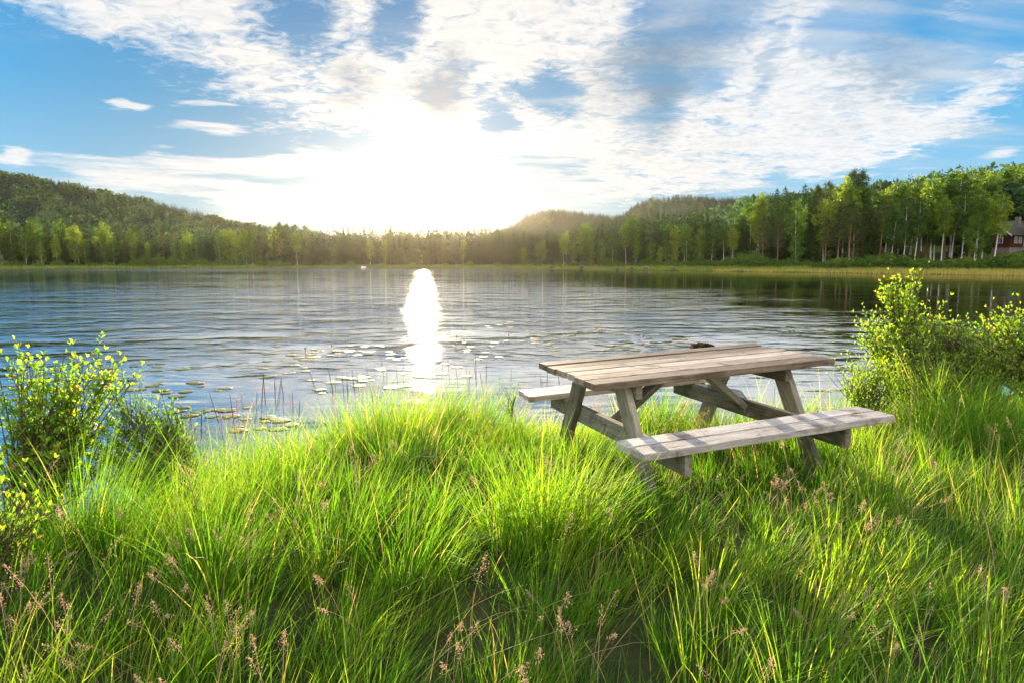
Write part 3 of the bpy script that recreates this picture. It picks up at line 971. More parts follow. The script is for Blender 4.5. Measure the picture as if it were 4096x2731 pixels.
# nearer trees in front of them
FRONT = [
    (40, 950, 's', 10, 0), (105, 930, 'b', 11, 1), (165, 965, 'b', 9, 3), (230, 940, 'b', 10, 0), (300, 955, 'b', 10, 1), (345, 965, 'b', 9, 3), (400, 960, 's', 11, 2), (455, 950, 'b', 11, 1), (505, 940, 's', 12, 0),
    (560, 945, 's', 12, 2), (612, 950, 's', 12, 0), (640, 1005, 'b', 8, 3), (700, 968, 'b', 11, 1), (735, 955, 'b', 11, 3), (790, 945, 'b', 12, 1), (840, 970, 's', 12, 0), (880, 935, 'b', 12, 3), (945, 950, 'b', 10, 1),
    (1010, 985, 'b', 10, 1), (1070, 1005, 'b', 8, 3), (1100, 930, 's', 13, 2), (1165, 940, 's', 14, 0), (1215, 945, 's', 13, 1), (1260, 940, 's', 15, 0), (1310, 945, 's', 15, 1), (1365, 950, 's', 14, 0), (1420, 940, 's', 15, 2),
    (1481, 955, 'b', 17, 1), (1541, 960, 'b', 17, 1), (1590, 945, 's', 14, 0), (1650, 950, 's', 15, 2), (1710, 945, 's', 15, 0), (1770, 945, 's', 14, 2), (1853, 955, 'b', 17, 1), (1905, 940, 's', 14, 0), (1975, 940, 's', 14, 2),
    (2050, 945, 's', 13, 0), (2094, 985, 'b', 9, 3), (2152, 970, 'b', 8, 2), (2170, 960, 'b', 10, 1), (2210, 950, 's', 14, 0), (2254, 940, 'b', 9, 2), (2295, 965, 'b', 9, 1), (2345, 930, 's', 13, 0), (2365, 972, 'b', 8, 3), (2405, 955, 'b', 9, 3),
    (2450, 930, 'b', 10, 3), (2480, 950, 's', 10, 2), (2545, 950, 'b', 9, 0), (2605, 962, 'b', 8, 3), (2640, 985, 'b', 8, 3), (2665, 965, 'b', 9, 0), (2700, 905, 'b', 10, 3), (2745, 900, 'b', 11, 1), (2800, 905, 'b', 11, 3), (2845, 895, 'b', 12, 1),
    (2895, 895, 'b', 10, 2), (2926, 905, 'b', 10, 2), (2975, 880, 's', 14, 0), (3050, 860, 'p', 11, 1), (3110, 840, 'p', 12, 1), (3183, 803, 'b', 10, 3), (3250, 850, 's', 13, 0), (3300, 870, 'p', 13, 0), (3350, 830, 'p', 12, 1), (3395, 800, 'p', 12, 1),
    (3445, 850, 's', 14, 2), (3500, 830, 's', 15, 0), (3564, 820, 'b', 11, 0), (3612, 810, 'b', 10, 0), (3657, 790, 'b', 10, 2), (3700, 800, 'b', 17, 2), (3765, 780, 'b', 11, 2), (3735, 830, 'b', 14, 0), (3845, 760, 'b', 13, 0), (3895, 850, 'b', 9, 1),
    (3900, 740, 'b', 11, 2), (3926, 800, 'b', 15, 3), (3975, 760, 'b', 9, 2), (4140, 760, 'b', 12, 0), (4200, 720, 'b', 13, 1), (-60, 930, 'b', 10, 1), (-140, 930, 's', 10, 2),
]
CUSTOM = {
    ('b', 3035): 'tall yellow green birch catching the sun at the start of the right hand wood',
    ('b', 3183): 'bright yellow green rounded birch between the dark pines of the right hand wood',
    ('p', 3392): 'left one of the twin pines that top the right hand wood',
    ('p', 3427): 'right one of the twin pines that top the right hand wood',
    ('b', 3721): 'birch with the longest bare white trunk in the right hand wood',
    ('b', 3765): 'birch with a leaning white trunk just right of the longest bare one',
    ('b', 3975): 'pale trunked birch standing right in front of the red cabin gable',
    ('b', 3990): 'tallest wide birch rising directly above the red cabin',
    ('s', 931): 'lone taller spruce poking above the left shore trees near the end of the hill',
    ('p', 1124): 'tallest pine between the end of the left hill and the sun',
    ('b', 2256): 'birch with a thin white stem below the rounded hill',
    ('s', 2853): 'broadest dark spruce top below the end of the long blue hill',
    ('s', 2509): 'dark broad spruce where the two blue hills meet',
}
listed = [('skyline', *a) for a in SKYLINE] + [('front', *a) for a in FRONT]
count = {}
for row, px, py, k, t, var in sorted(listed, key=lambda a: a[1]):
    p = far_point(px, t)
    h = height_to(px, py, t, p)
    z = zone_of(px)
    key = (row, k, z)
    count[key] = count.get(key, 0) + 1
    seen = -20 < px < 4110
    if (k, px) in CUSTOM:
        lab = CUSTOM[(k, px)]
    elif not seen:
        lab = f'{KNAME[k]} of the far shore just outside the picture'
    else:
        o_ = ORD[count[key] - 1] if count[key] <= 20 else 'last'
        lab = (f'{o_} {KNAME[k]} from the left along the skyline {z}' if row == 'skyline'
               else f'{o_} low {KNAME[k]} from the left in the front row {z}')
    wide = 1.0 if k != 's' else ((0.95 if px < 2900 else 1.2) if row == 'skyline' else 1.2)
    if k == 'b' and var in (1, 3):
        wide = 1.1
    plant(k, p, h, lab, f'{KNAME[k]} trees on the far shore', var, wide)

# fill between the two rows
fill = 0
for px in np.arange(-150, 4250, 42):
    px = px + rng.uniform(-18, 18)
    near = min(SKYLINE, key=lambda a: abs(a[0] - px))
    t = rng.uniform(13, 19)
    py = near[1] + rng.uniform(14, 46) * (1.0 if px < 3000 else 1.8)
    k = rng.choice(['s', 'b', 's']) if not 1300 < px < 2300 else 's'
    if px > 3890:
        continue
    if px > 3450:
        k = rng.choice(['b', 's', 'p'])
    p = far_point(px, t)
    h = height_to(px, py, t, p)
    plant(k, p, h, f'{KNAME[k]} half hidden between front row and skyline trees {zone_of(px)}', f'half hidden {KNAME[k]} trees {zone_of(px)}', None, 1.1)

# bushes along the foot of the forest: column, top row, width factor, depth
BUSH = [(3381, 1014, 1.4, 5), (3478, 1022, 1.2, 5), (3420, 1030, 1.2, 6), (3560, 1012, 1.3, 6), (3620, 1026, 1.1, 5), (3690, 1032, 1.2, 4.5), (3750, 1030, 1.3, 5), (3810, 1022, 1.3, 6), (3870, 1028, 1.2, 5), (3930, 1030, 1.3, 5),
        (3985, 1040, 1.3, 5), (4045, 1036, 1.4, 5.5), (4090, 1030, 1.3, 5), (4160, 1020, 1.3, 5), (3290, 1036, 1.2, 5), (3230, 1040, 1.0, 7), (3160, 1034, 1.2, 6), (3110, 1036, 1.2, 6), (3060, 1030, 1.3, 6), (3010, 1020, 1.3, 7), (2960, 1028, 1.2, 6), (2905, 1028, 1.2, 6),
        (2860, 1030, 1.3, 6), (2800, 1034, 1.2, 6), (2740, 1034, 1.2, 6), (2690, 1038, 1.1, 6), (2640, 1042, 1.1, 6), (2590, 1040, 1.2, 6), (2530, 1046, 1.1, 6), (2470, 1044, 1.2, 6), (2420, 1040, 1.0, 7), (2345, 1038, 1.0, 7), (2290, 1046, 1.1, 7),
        (2230, 1048, 1.1, 7), (2150, 1050, 1.1, 7), (2080, 1050, 1.1, 7), (1990, 1050, 1.2, 7), (1880, 1050, 1.2, 7), (1780, 1050, 1.2, 7), (1650, 1050, 1.2, 7), (1530, 1052, 1.2, 6), (1400, 1050, 1.2, 6), (1310, 1048, 1.2, 6), (1230, 1046, 1.1, 6),
        (1150, 1045, 1.2, 6), (1100, 1042, 1.2, 6), (1040, 1044, 1.2, 6), (960, 1044, 1.2, 6), (900, 1040, 1.2, 6), (850, 1038, 1.2, 6), (800, 1030, 1.2, 6), (745, 1034, 1.2, 6), (690, 1036, 1.2, 6), (635, 1030, 1.0, 6), (590, 1032, 1.4, 5), (545, 1044, 1.2, 5),
        (490, 1048, 1.2, 6), (430, 1046, 1.2, 6), (370, 1048, 1.2, 6), (300, 1048, 1.2, 6), (230, 1046, 1.2, 6), (150, 1048, 1.2, 6), (70, 1044, 1.2, 6), (10, 1044, 1.2, 6)]
count = {}
for px, py, w, t in sorted(BUSH):
    p = far_point(px, t)
    z = zone_of(px)
    count[z] = count.get(z, 0) + 1
    h = max(height_to(px, py, t, p), 1.0)
    lab = f'{ORD[count[z] - 1]} green bush from the left below the trees {z}'
    if px == 3381:
        lab = 'large bright dome shaped bush on the shore below the twin pines'
    plant('u', p, h, lab, 'bushes at the foot of the far forest', None, w * (1.3 if h < 2.2 else 1.0))


# ------------------------------------------------------------------ grass and reeds of the far shore
def blades(C, L, Wd, lean_dir, lean, curve, tint, seg=4):
    """ribbons: root C, length L, width Wd, leaning along lean_dir by `lean` (0..1) and bending over by `curve`"""
    n = len(C)
    q = np.linspace(0, 1, seg + 1)
    ang = lean[:, None] + curve[:, None] * q[None] ** 1.4          # angle from the vertical along the blade
    st = L[:, None] / seg
    am = (ang[:, 1:] + ang[:, :-1]) / 2
    hz = np.concatenate([np.zeros((n, 1)), np.cumsum(np.sin(am) * st, 1)], 1)
    vt = np.concatenate([np.zeros((n, 1)), np.cumsum(np.cos(am) * st, 1)], 1)
    P_ = C[:, None] + lean_dir[:, None] * hz[..., None] + np.array([0, 0, 1.0]) * vt[..., None]
    side = np.stack([-lean_dir[:, 1], lean_dir[:, 0], np.zeros(n)], 1)
    tw = rng.normal(0, 0.8, n)
    side = side * np.cos(tw)[:, None] + lean_dir * np.sin(tw)[:, None]
    w = Wd[:, None] * (1 - q[None] ** 1.8) * np.minimum(1, 0.55 + q[None] * 2)
    A_ = P_ - side[:, None] * w[..., None] * 0.5
    B_ = P_ + side[:, None] * w[..., None] * 0.5
    m = seg
    V = np.concatenate([np.stack([A_[:, :m], B_[:, :m]], 2).reshape(n, -1, 3), P_[:, m:m + 1]], 1)
    nv = 2 * m + 1
    base = np.arange(n)[:, None, None] * nv
    k = np.arange(m - 1)[None, :, None] * 2
    quads = (base + k + np.array([0, 1, 3, 2])[None, None]).reshape(-1, 4)
    tri = (np.arange(n)[:, None] * nv + np.array([2 * m - 2, 2 * m - 1, 2 * m])[None])
    return V.reshape(-1, 3), [quads, tri], np.repeat(tint, nv)


def rdir(n):
    a = rng.uniform(0, 2 * np.pi, n)
    return np.stack([np.cos(a), np.sin(a), np.zeros(n)], 1)


n = 16000
px = rng.uniform(-300, 4500, n)
px[:8500] = rng.uniform(2500, 4500, 8500)
px = np.where((px > 1050) & (px < 2050), px + 1500, px)
t = rng.uniform(0.2, 5.5, n)
pts = np.array([far_point(a, b) for a, b in zip(px, t)])
V, F, T = blades(pts, rng.uniform(0.35, 0.9, n), rng.uniform(0.05, 0.12, n), rdir(n), rng.uniform(0, 0.3, n), rng.uniform(0, 0.8, n),
                 np.clip(0.25 + 0.25 * vnoise(px * 0.01, t * 0.5) + rng.normal(0, 0.12, n), 0, 1), 3)
o = link('shore_grass', mesh_np('shore_grass', V, F, {'tint': T}), M['reed'])
tag(o, 'green grass strip along the far waterline', 'grass', kind='stuff')
n = 7000
px = np.concatenate([rng.uniform(3550, 4500, 4500), rng.uniform(2850, 3550, 2500)])
t = rng.normal(0.1, 0.5, n)
pts = np.array([far_point(a, b) for a, b in zip(px, t)])
pts[:, 2] = np.maximum(pts[:, 2], -0.1)
V, F, T = blades(pts, rng.uniform(0.5, 1.2, n) * np.interp(px, [2850, 3600], [0.6, 1.0]), rng.uniform(0.03, 0.07, n), rdir(n), rng.uniform(0, 0.15, n), rng.uniform(0, 0.3, n),
                 np.clip(rng.normal(0.78, 0.15, n), 0, 1), 3)
o = link('reeds', mesh_np('reeds', V, F, {'tint': T}), M['reed'])
tag(o, 'straw yellow reeds standing in the water along the right far shore', 'reeds', kind='stuff')


# ------------------------------------------------------------------ stones and the small things of the far shore
def stone_mesh(name, squash=0.6, seed=0):
    bm = bmesh.new()
    bmesh.ops.create_icosphere(bm, subdivisions=3, radius=0.5)
    for v in bm.verts:
        c = v.co
        f = 0.75 + 0.5 * float(vnoise(c.x * 2.3 + seed, c.y * 2.3 + c.z * 1.7, seed)) + 0.18 * float(vnoise(c.x * 7 + seed, c.z * 7 + c.y * 5, seed + 1))
        v.co = Vector((c.x * f, c.y * f * 0.8, c.z * f * squash))
    me = bpy.data.meshes.new(name)
    bm.to_mesh(me)
    bm.free()
    me.shade_smooth()
    return me


ROCKS = [(2694, 1073, 16, 'black boulder on the bright grass of the right far shore'), (2209, 1066, 18, 'flat dark stone on the far shore below the rounded hill'),
         (2326, 1069, 20, 'long low dark stone on the sandy edge right of the rounded hill'), (2583, 1072, 20, 'wide dark stone at the waterline below the long blue hill'),
         (2527, 1073, 14, 'small dark stone at the waterline beside the wide dark one'), (3322, 1080, 18, 'reddish dark stone in the shore grass below the twin pines'),
         (3742, 1087, 9, 'small dark stump like stone among the yellow reeds'), (2470, 1074, 12, 'little stone at the waterline where the two blue hills meet')]
for i, (px, py, w, lab) in enumerate(ROCKS):
    y = far_y(px) + 0.6
    p = at_y(px, py, y)
    p[2] = max(0.02, min(p[2], 0.5))
    s = w / FPX * y * 1.1
    o = link('rock', stone_mesh('rock', 0.55, i), M['stone'], loc=tuple(p))
    o.scale = (s, s, s * 0.8)
    o.rotation_euler = (0, 0, i * 1.3)
    tag(o, lab, 'rock', 'stones along the far waterline')
for i, (px, w) in enumerate([(1449, 10), (1459, 9)]):
    y = far_y(px) - 0.3
    p = at_y(px, 1066, y)
    o = link('rock', stone_mesh('pale_rock', 0.7, 20 + i), M['palestone'], loc=(p[0], y, 0.1))
    s = w / FPX * y * 1.2
    o.scale = (s, s, s)
    tag(o, ['left one of the two pale stones on the far shore left of the sun', 'right one of the two pale stones on the far shore left of the sun'][i], 'rock', 'pale stones at the far waterline')


def paint(name, c, rough=0.6):
    return plain(name, [(0.2, tuple(x * 0.75 for x in c)), (0.8, c)], 8, rough, 0.0, (1, 1, 6))


M['redwood'] = plain('red_boards', [(0.25, (0.07, 0.016, 0.011)), (0.75, (0.15, 0.032, 0.022))], 9, 0.8, 0.01, (1, 1, 12))
M['white'] = paint('white_paint', (0.74, 0.76, 0.76))
M['ochre'] = paint('ochre_door', (0.62, 0.36, 0.12))
M['roof'] = plain('mossy_roof', [(0.2, (0.05, 0.045, 0.035)), (0.8, (0.14, 0.115, 0.085))], 3, 0.9, 0.03)
M['masonry'] = plain('stone_base', [(0.3, (0.12, 0.10, 0.09)), (0.7, (0.36, 0.32, 0.29))], 3.5, 0.9, 0.05)
M['dark'] = plain('cellar_dark', [(0.2, (0.01, 0.009, 0.008)), (0.8, (0.02, 0.018, 0.016))], 3, 0.9)


def glass_mat():
    m, t, out = material('window_pane')
    t.l.new(principled(t, (0.03, 0.04, 0.05, 1), 0.08, None, 0.5).outputs[0], out.inputs['Surface'])
    return m


M['pane'] = glass_mat()


def cabin():
    g = at_y(3968, 1000, 121.0)
    n1 = R(197)
    L, Wd, wh, rise, fb = 10.0, 6.4, 2.5, 2.3, 1.0
    ctr = (g[0] - math.cos(n1) * L / 2, g[1] - math.sin(n1) * L / 2, 3.75)
    root = empty('cabin', ctr, n1 - R(270), 'red wooden cabin with white trim and stone foot among the birches', 'cabin')
    z0 = fb
    bm = bmesh.new()                                # walls with gables as one prism
    pr = [(-Wd / 2, z0), (Wd / 2, z0), (Wd / 2, z0 + wh), (0, z0 + wh + rise), (-Wd / 2, z0 + wh)]
    a = [bm.verts.new((x, -L / 2, z)) for x, z in pr]
    b = [bm.verts.new((x, L / 2, z)) for x, z in pr]
    bm.faces.new(a)
    bm.faces.new(b[::-1])
    for i in range(5):
        j = (i + 1) % 5
        bm.faces.new((a[j], a[i], b[i], b[j]))
    bmesh.ops.recalc_face_normals(bm, faces=bm.faces)
    for k in range(12):                             # log courses along the walls
        z = z0 + 0.1 + k * 0.2
        box_bm(bm, (0.06, L + 0.1, 0.12), (Wd / 2 + 0.02, 0, z), bevel=0.02)
        box_bm(bm, (Wd + 0.1, 0.06, 0.12), (0, -L / 2 - 0.02, z), bevel=0.02)
    bm_obj('wall', bm, M['redwood'], root)
    bm = bmesh.new()
    box_bm(bm, (Wd - 0.1, L - 0.1, fb + 1.6), (0, 0, (fb - 1.6) / 2))
    bm_obj('foundation', bm, M['masonry'], root)
    bm = bmesh.new()
    box_bm(bm, (1.5, 0.3, 1.3), (-0.9, -L / 2 - 0.05, 0.3), bevel=0.03)
    bm_obj('cellar_opening', bm, M['dark'], root)
    sl = math.hypot(Wd / 2 + 0.7, rise * (Wd / 2 + 0.7) / (Wd / 2))
    ang = math.atan2(rise, Wd / 2)
    bm = bmesh.new()
    for s_ in (-1, 1):
        cx = s_ * (Wd / 2 + 0.7) / 2
        cz = z0 + wh + rise - math.sin(ang) * sl / 2 + 0.14
        box_bm(bm, (sl, L + 1.4, 0.16), (cx, 0, cz), Matrix.Rotation(s_ * ang, 3, 'Y'), 0.02)
    rf = bm_obj('roof', bm, M['roof'], root)
    for s_ in (-1, 1):
        for e_ in (-1, 1):
            bm = bmesh.new()
            cx = s_ * (Wd / 2 + 0.7) / 2
            cz = z0 + wh + rise - math.sin(ang) * sl / 2 + 0.10
            box_bm(bm, (sl, 0.06, 0.28), (cx, e_ * (L / 2 + 0.73), cz), Matrix.Rotation(s_ * ang, 3, 'Y'), 0.01)
            bm_obj('bargeboard', bm, M['white'], rf)
    bm = bmesh.new()
    box_bm(bm, (0.7, 0.7, 1.3), (0.2, 0.8, z0 + wh + rise + 0.4), bevel=0.02)
    bm_obj('chimney', bm, M['masonry'], rf)

    def window(face, u, z, w, h):
        bm = bmesh.new()
        fr = 0.10
        parts = [((w, 0.10, fr), (0, 0, h / 2)), ((w, 0.10, fr), (0, 0, -h / 2)), ((fr, 0.09, h), (-w / 2, 0, 0)), ((fr, 0.09, h), (w / 2, 0, 0)),
                 ((0.06, 0.07, h), (0, 0, 0)), ((w, 0.065, 0.05), (0, 0, h * 0.16)), ((w, 0.065, 0.05), (0, 0, -h * 0.16))]
        rot = Matrix.Identity(3) if face == 'g' else Matrix.Rotation(R(90), 3, 'Z')
        off = Vector((u, -L / 2 - 0.09, z)) if face == 'g' else Vector((Wd / 2 + 0.09, u, z))
        for sz, lc in parts:
            box_bm(bm, sz, tuple(rot @ Vector(lc) + off), rot, 0.008)
        f = bm_obj('window', bm, M['white'], root)
        bm = bmesh.new()
        box_bm(bm, (w - 0.04, 0.03, h - 0.04), tuple(off), rot)
        bm_obj('pane', bm, M['pane'], f)
    for u in (-1.75, 1.35):
        window('g', u, z0 + 1.35, 1.05, 1.1)
    for u in (-0.85, 0.75):
        window('g', u, z0 + 3.0, 0.8, 0.85)
    for u in (-3.7, -2.6, 0.3, 2.6):
        window('s', u, z0 + 1.35, 0.65, 1.15)
    bm = bmesh.new()
    box_bm(bm, (0.09, 0.85, 1.9), (Wd / 2 + 0.09, -1.3, z0 + 0.98), bevel=0.01)
    d = bm_obj('door', bm, M['ochre'], root)
    bm = bmesh.new()
    box_bm(bm, (0.06, 0.12, 0.04), (Wd / 2 + 0.17, -1.0, z0 + 0.95), bevel=0.01)
    bm_obj('handle', bm, M['dark'], d)
    for y in (-L / 2 + 0.02, L / 2 - 0.02):
        bm = bmesh.new()
        box_bm(bm, (0.16, 0.16, wh - 0.02), (Wd / 2 + 0.03, y, z0 + wh / 2), bevel=0.01)
        bm_obj('corner_post', bm, M['redwood'], root)


cabin()


# ------------------------------------------------------------------ weathered wood
def wood_mat(name, stops, moss=0.0):
    m, t, out = material(name)
    tc = t.node('ShaderNodeTexCoord').outputs['Object']
    pc = attr(t, 'piece')
    sh = t.node('ShaderNodeCombineXYZ')
    t.put(sh.inputs[0], t.m('MULTIPLY', pc, 13.7))
    t.put(sh.inputs[1], t.m('MULTIPLY', pc, 3.1))
    t.put(sh.inputs[2], t.m('MULTIPLY', pc, 7.9))
    v = t.v('ADD', tc, sh.outputs[0])
    bend = t.v('MULTIPLY', t.v('SUBTRACT', t.noise(t.mapping(v, scale=(1.4, 4, 4)), 1.5, 3, 0.5, color=True), (0.5, 0.5, 0.5)), (0, 0.06, 0.06))
    v = t.v('ADD', v, bend)
    grain = t.noise(t.mapping(v, scale=(1.0, 26, 26)), 2.6, 8, 0.65, 0.4)
    fine = t.noise(t.mapping(v, scale=(2.0, 90, 90)), 3.0, 4, 0.6)
    blot = t.noise(t.mapping(v, scale=(1.0, 2.2, 2.2)), 3.2, 6, 0.65, 0.6)
    vor = t.node('ShaderNodeTexVoronoi', feature='F1')
    t.put(vor.inputs['Vector'], t.mapping(v, scale=(1.6, 6, 6)))
    vor.inputs['Scale'].default_value = 1.1
    knot = t.rng(vor.outputs['Distance'], 0.05, 0.16, 1.0, 0.0)
    f = t.m('ADD', t.m('MULTIPLY', grain, 0.75), t.m('ADD', t.m('MULTIPLY', fine, 0.3), t.m('MULTIPLY', blot, 0.55)))
    f = t.m('SUBTRACT', f, 0.30)
    f = t.m('ADD', f, t.m('MULTIPLY', t.m('SUBTRACT', t.m('FRACT', t.m('MULTIPLY', pc, 5.37)), 0.5), 0.40))
    c = t.ramp(f, stops)
    c = t.mix(t.m('MULTIPLY', knot, 0.6), c, (0.06, 0.032, 0.018, 1))
    dirt = t.rng(t.noise(v, 5.0, 7, 0.7, 0.4), 0.50, 0.66, 0.0, 0.8)
    c = t.mix(dirt, c, (0.10, 0.062, 0.035, 1))
    crack = t.rng(grain, 0.30, 0.40, 1.0, 0.0)
    c = t.mix(t.m('MULTIPLY', crack, 0.6), c, (0.045, 0.032, 0.024, 1))
    hgt = t.m('ADD', t.m('MULTIPLY', grain, 0.7), t.m('MULTIPLY', fine, 0.3))
    t.l.new(principled(t, c, 0.72, bump_of(t, hgt, 0.006), 0.3).outputs[0], out.inputs['Surface'])
    return m


M['board'] = wood_mat('weathered_board', [(0.26, (0.085, 0.055, 0.036)), (0.42, (0.205, 0.148, 0.100)), (0.60, (0.35, 0.275, 0.205)), (0.80, (0.50, 0.42, 0.34))])
M['beam'] = wood_mat('grey_beam', [(0.28, (0.08, 0.065, 0.043)), (0.44, (0.17, 0.148, 0.105)), (0.62, (0.26, 0.235, 0.18)), (0.80, (0.36, 0.33, 0.27))])
M['bleached'] = wood_mat('bleached_board', [(0.26, (0.10, 0.075, 0.06)), (0.42, (0.235, 0.195, 0.165)), (0.60, (0.37, 0.32, 0.28)), (0.80, (0.52, 0.47, 0.43))])
M['greylog'] = wood_mat('driftwood', [(0.25, (0.09, 0.08, 0.07)), (0.5, (0.26, 0.24, 0.215)), (0.8, (0.42, 0.40, 0.37))])

TAB = dict(x=1.2266, y=4.3202, ztop=CAM_Z - 0.687, yaw=0.3681, tilt=0.0253)


def picnic_table():
    H = 0.74
    root = empty('picnic_table', (TAB['x'], TAB['y'], TAB['ztop'] - H), 0,
                 'weathered wooden picnic table with two attached benches in the long grass', 'picnic table')
    root.rotation_euler = (0, -TAB['tilt'], TAB['yaw'])
    root.rotation_mode = 'XYZ'
    t = 0.042

    def planks(name, y0, y1, n, L, ztop, gap, mat, seed, parent=root):
        rr = random.Random(seed)
        bm = bmesh.new()
        w = (y1 - y0 - gap * (n - 1)) / n
        for i in range(n):
            yc = y0 + w / 2 + i * (w + gap)
            dx, dz, da = rr.uniform(-0.012, 0.012), rr.uniform(-0.002, 0.002), rr.uniform(-0.0022, 0.0022)
            box_bm(bm, (L + rr.uniform(-0.012, 0.012), w + rr.uniform(-0.004, 0.002), t), (dx, yc, ztop - t / 2 + dz), Matrix.Rotation(da, 3, 'Z'), 0.0045, shade=rr.random() * 3 + i * 0.37)
        return bm_obj(name, bm, mat, parent)
    planks('tabletop', -0.4195, 0.4195, 6, 1.868, H, 0.013, M['board'], 3)
    for s_ in (-1, 1):
        a, b = sorted((s_ * 0.610, s_ * 0.892))
        planks('bench_seat', a, b, 2, 1.835, H - 0.29, 0.015, M['bleached'] if s_ < 0 else M['board'], 7 + s_)

    def beam(name, p0, p1, wx, wz, mat, seed, bevel=0.005, chamfer=False):
        """plank from p0 to p1 (centres of its ends); wx thick along the table, wz deep"""
        p0, p1 = Vector(p0), Vector(p1)
        d = p1 - p0
        ln = d.length
        zax = d.normalized()
        xax = Vector((1, 0, 0))
        xax = (xax - zax * xax.dot(zax)).normalized()
        yax = zax.cross(xax)
        rot = Matrix((zax, yax, xax)).transposed()          # local x runs along the plank
        bm = bmesh.new()
        vs = box_bm(bm, (ln, wz, wx), (0, 0, 0), None, bevel, shade=seed)
        o_ = bm_obj(name, bm, mat, root)
        o_.matrix_local = Matrix.Translation((p0 + p1) / 2) @ rot.to_4x4()
        return o_
    for xx, sd in ((-0.665, 0.3), (0.60, 1.9)):
        s_ = 1 if xx < 0 else -1
        for sy in (-1, 1):                                   # splayed legs
            beam('leg', (xx, sy * 0.255, H - t - 0.004), (xx, sy * 0.66, -0.10), 0.048, 0.125, M['beam'], sd + sy * 0.7)
        beam('seat_support', (xx + s_ * 0.0485, -0.875, H - 0.29 - t - 0.064), (xx + s_ * 0.0485, 0.875, H - 0.29 - t - 0.064), 0.046, 0.12, M['beam'], sd + 0.2)
        beam('cleat', (xx + s_ * 0.0485, -0.385, H - t - 0.048), (xx + s_ * 0.0485, 0.385, H - t - 0.048), 0.046, 0.085, M['beam'], sd + 0.9)
        p0, p1 = Vector((xx + s_ * 0.085, 0.0, H - 0.29 - t - 0.05)), Vector((xx * 0.22, 0.0, H - t - 0.03))
        d = (p1 - p0)
        bm = bmesh.new()
        box_bm(bm, (d.length, 0.09, 0.045), (0, 0, 0), None, 0.004, shade=sd + 0.5)
        o_ = bm_obj('brace', bm, M['beam'], root)
        xa = d.normalized()
        ya = Vector((0, 1, 0))
        za = xa.cross(ya)
        o_.matrix_local = Matrix.Translation((p0 + p1) / 2) @ Matrix((xa, ya, za)).transposed().to_4x4()


picnic_table()


# the small plank bench on the far shore
def far_bench():
    p = far_point(3230, 7)
    p[2] += 0.0
    root = empty('park_bench', tuple(p), R(-28), 'small pale plank bench on the far shore left of the bushes', 'bench')
    bm = bmesh.new()
    for y in (-0.12, 0.12):
        box_bm(bm, (1.8, 0.2, 0.06), (0, y, 0.55), bevel=0.01, shade=y)
    bm_obj('seat', bm, M['bleached'], root)
    for x in (-0.7, 0.7):
        bm = bmesh.new()
        box_bm(bm, (0.1, 0.36, 0.56), (x, 0, 0.24), bevel=0.01, shade=x)
        bm_obj('leg', bm, M['beam'], root)


far_bench()


# log and rotting clump beyond the table
def log():
    p0, p1 = at_y(2700, 1508, 6.35), at_y(2975, 1600, 5.65)
    d = np.array(p1) - np.array(p0)
    mb = MB()
    q = np.linspace(-0.05, 1.0, 14)
    r = 0.062 + 0.012 * np.sin(q * 9) + 0.012 * np.cos(q * 21)
    r[-1] *= 0.7
    pts = d * q[:, None] + np.stack([0.02 * np.sin(q * 7), 0.02 * np.cos(q * 5), 0.015 * np.sin(q * 11)], 1)
    mb.tube(pts, r, 14, piece=0.4)
    for f, a in ((0.3, 0.8), (0.55, 2.2), (0.75, 0.2)):
        b = d * f
        e = np.array([0.1 * math.cos(a), -0.12, 0.1 * math.sin(a)])
        mb.tube(np.stack([b, b + e * 0.9, b + e * 1.15]), [0.035, 0.024, 0.018], 7, piece=0.7)
    o_ = link('log', mb.mesh('log', True), M['greylog'], loc=tuple(p0))
    tag(o_, 'weathered grey log with knot stubs lying in the grass behind the picnic table', 'log')


log()


def clump():
    p = at_z(2810, 1392, 0.0)
    mb = MB()
    k = 420
    d = unit(k)
    d[:, 2] = np.abs(d[:, 2])
    C = d * np.array([0.24, 0.18, 0.06]) * rng.uniform(0.5, 1, (k, 1)) * (0.7 + 0.6 * vnoise(d[:, 0] * 4, d[:, 1] * 4))[:, None]
    V, F = fold_leaves(C, unit(k) + d, unit(k), rng.uniform(0.06, 0.14, k), rng.uniform(0.04, 0.09, k), 0.4)
    mb.add(V, [F], tint=np.repeat(rng.uniform(0, 1, k), 5))
    o_ = link('dead_leaf_clump', mb.mesh('dead_leaf_clump'), M['rot'], loc=(p[0], p[1], 0.0))
    tag(o_, 'dark brown heap of rotting water plants just beyond the table edge', 'plant clump')


M['rot'] = leafy('rotting_leaf', [(0.0, (0.022, 0.014, 0.010)), (0.6, (0.075, 0.04, 0.022)), (0.93, (0.13, 0.10, 0.04)), (1.0, (0.45, 0.18, 0.03))], (1, 1, 1), 0.15, 0.6, 0.4)
clump()


# ------------------------------------------------------------------ water lilies
M['pad'] = None


def pad_mat():
    m, t, out = material('lily_pad')
    oi = t.node('ShaderNodeObjectInfo').outputs['Random']
    tc = t.node('ShaderNodeTexCoord').outputs['Object']
    n = t.noise(tc, 5.0, 6, 0.65)
    f = t.m('ADD', t.m('MULTIPLY', oi, 0.55), t.m('MULTIPLY', n, 0.5))
    c = t.ramp(f, [(0.15, (0.032, 0.058, 0.012)), (0.45, (0.070, 0.088, 0.018)), (0.7, (0.13, 0.115, 0.032)), (0.92, (0.17, 0.085, 0.035))])
    p = principled(t, c, 0.60, bump_of(t, n, 0.01), 0.08)
    t.l.new(p.outputs[0], out.inputs['Surface'])
    return m


M['pad'] = pad_mat()


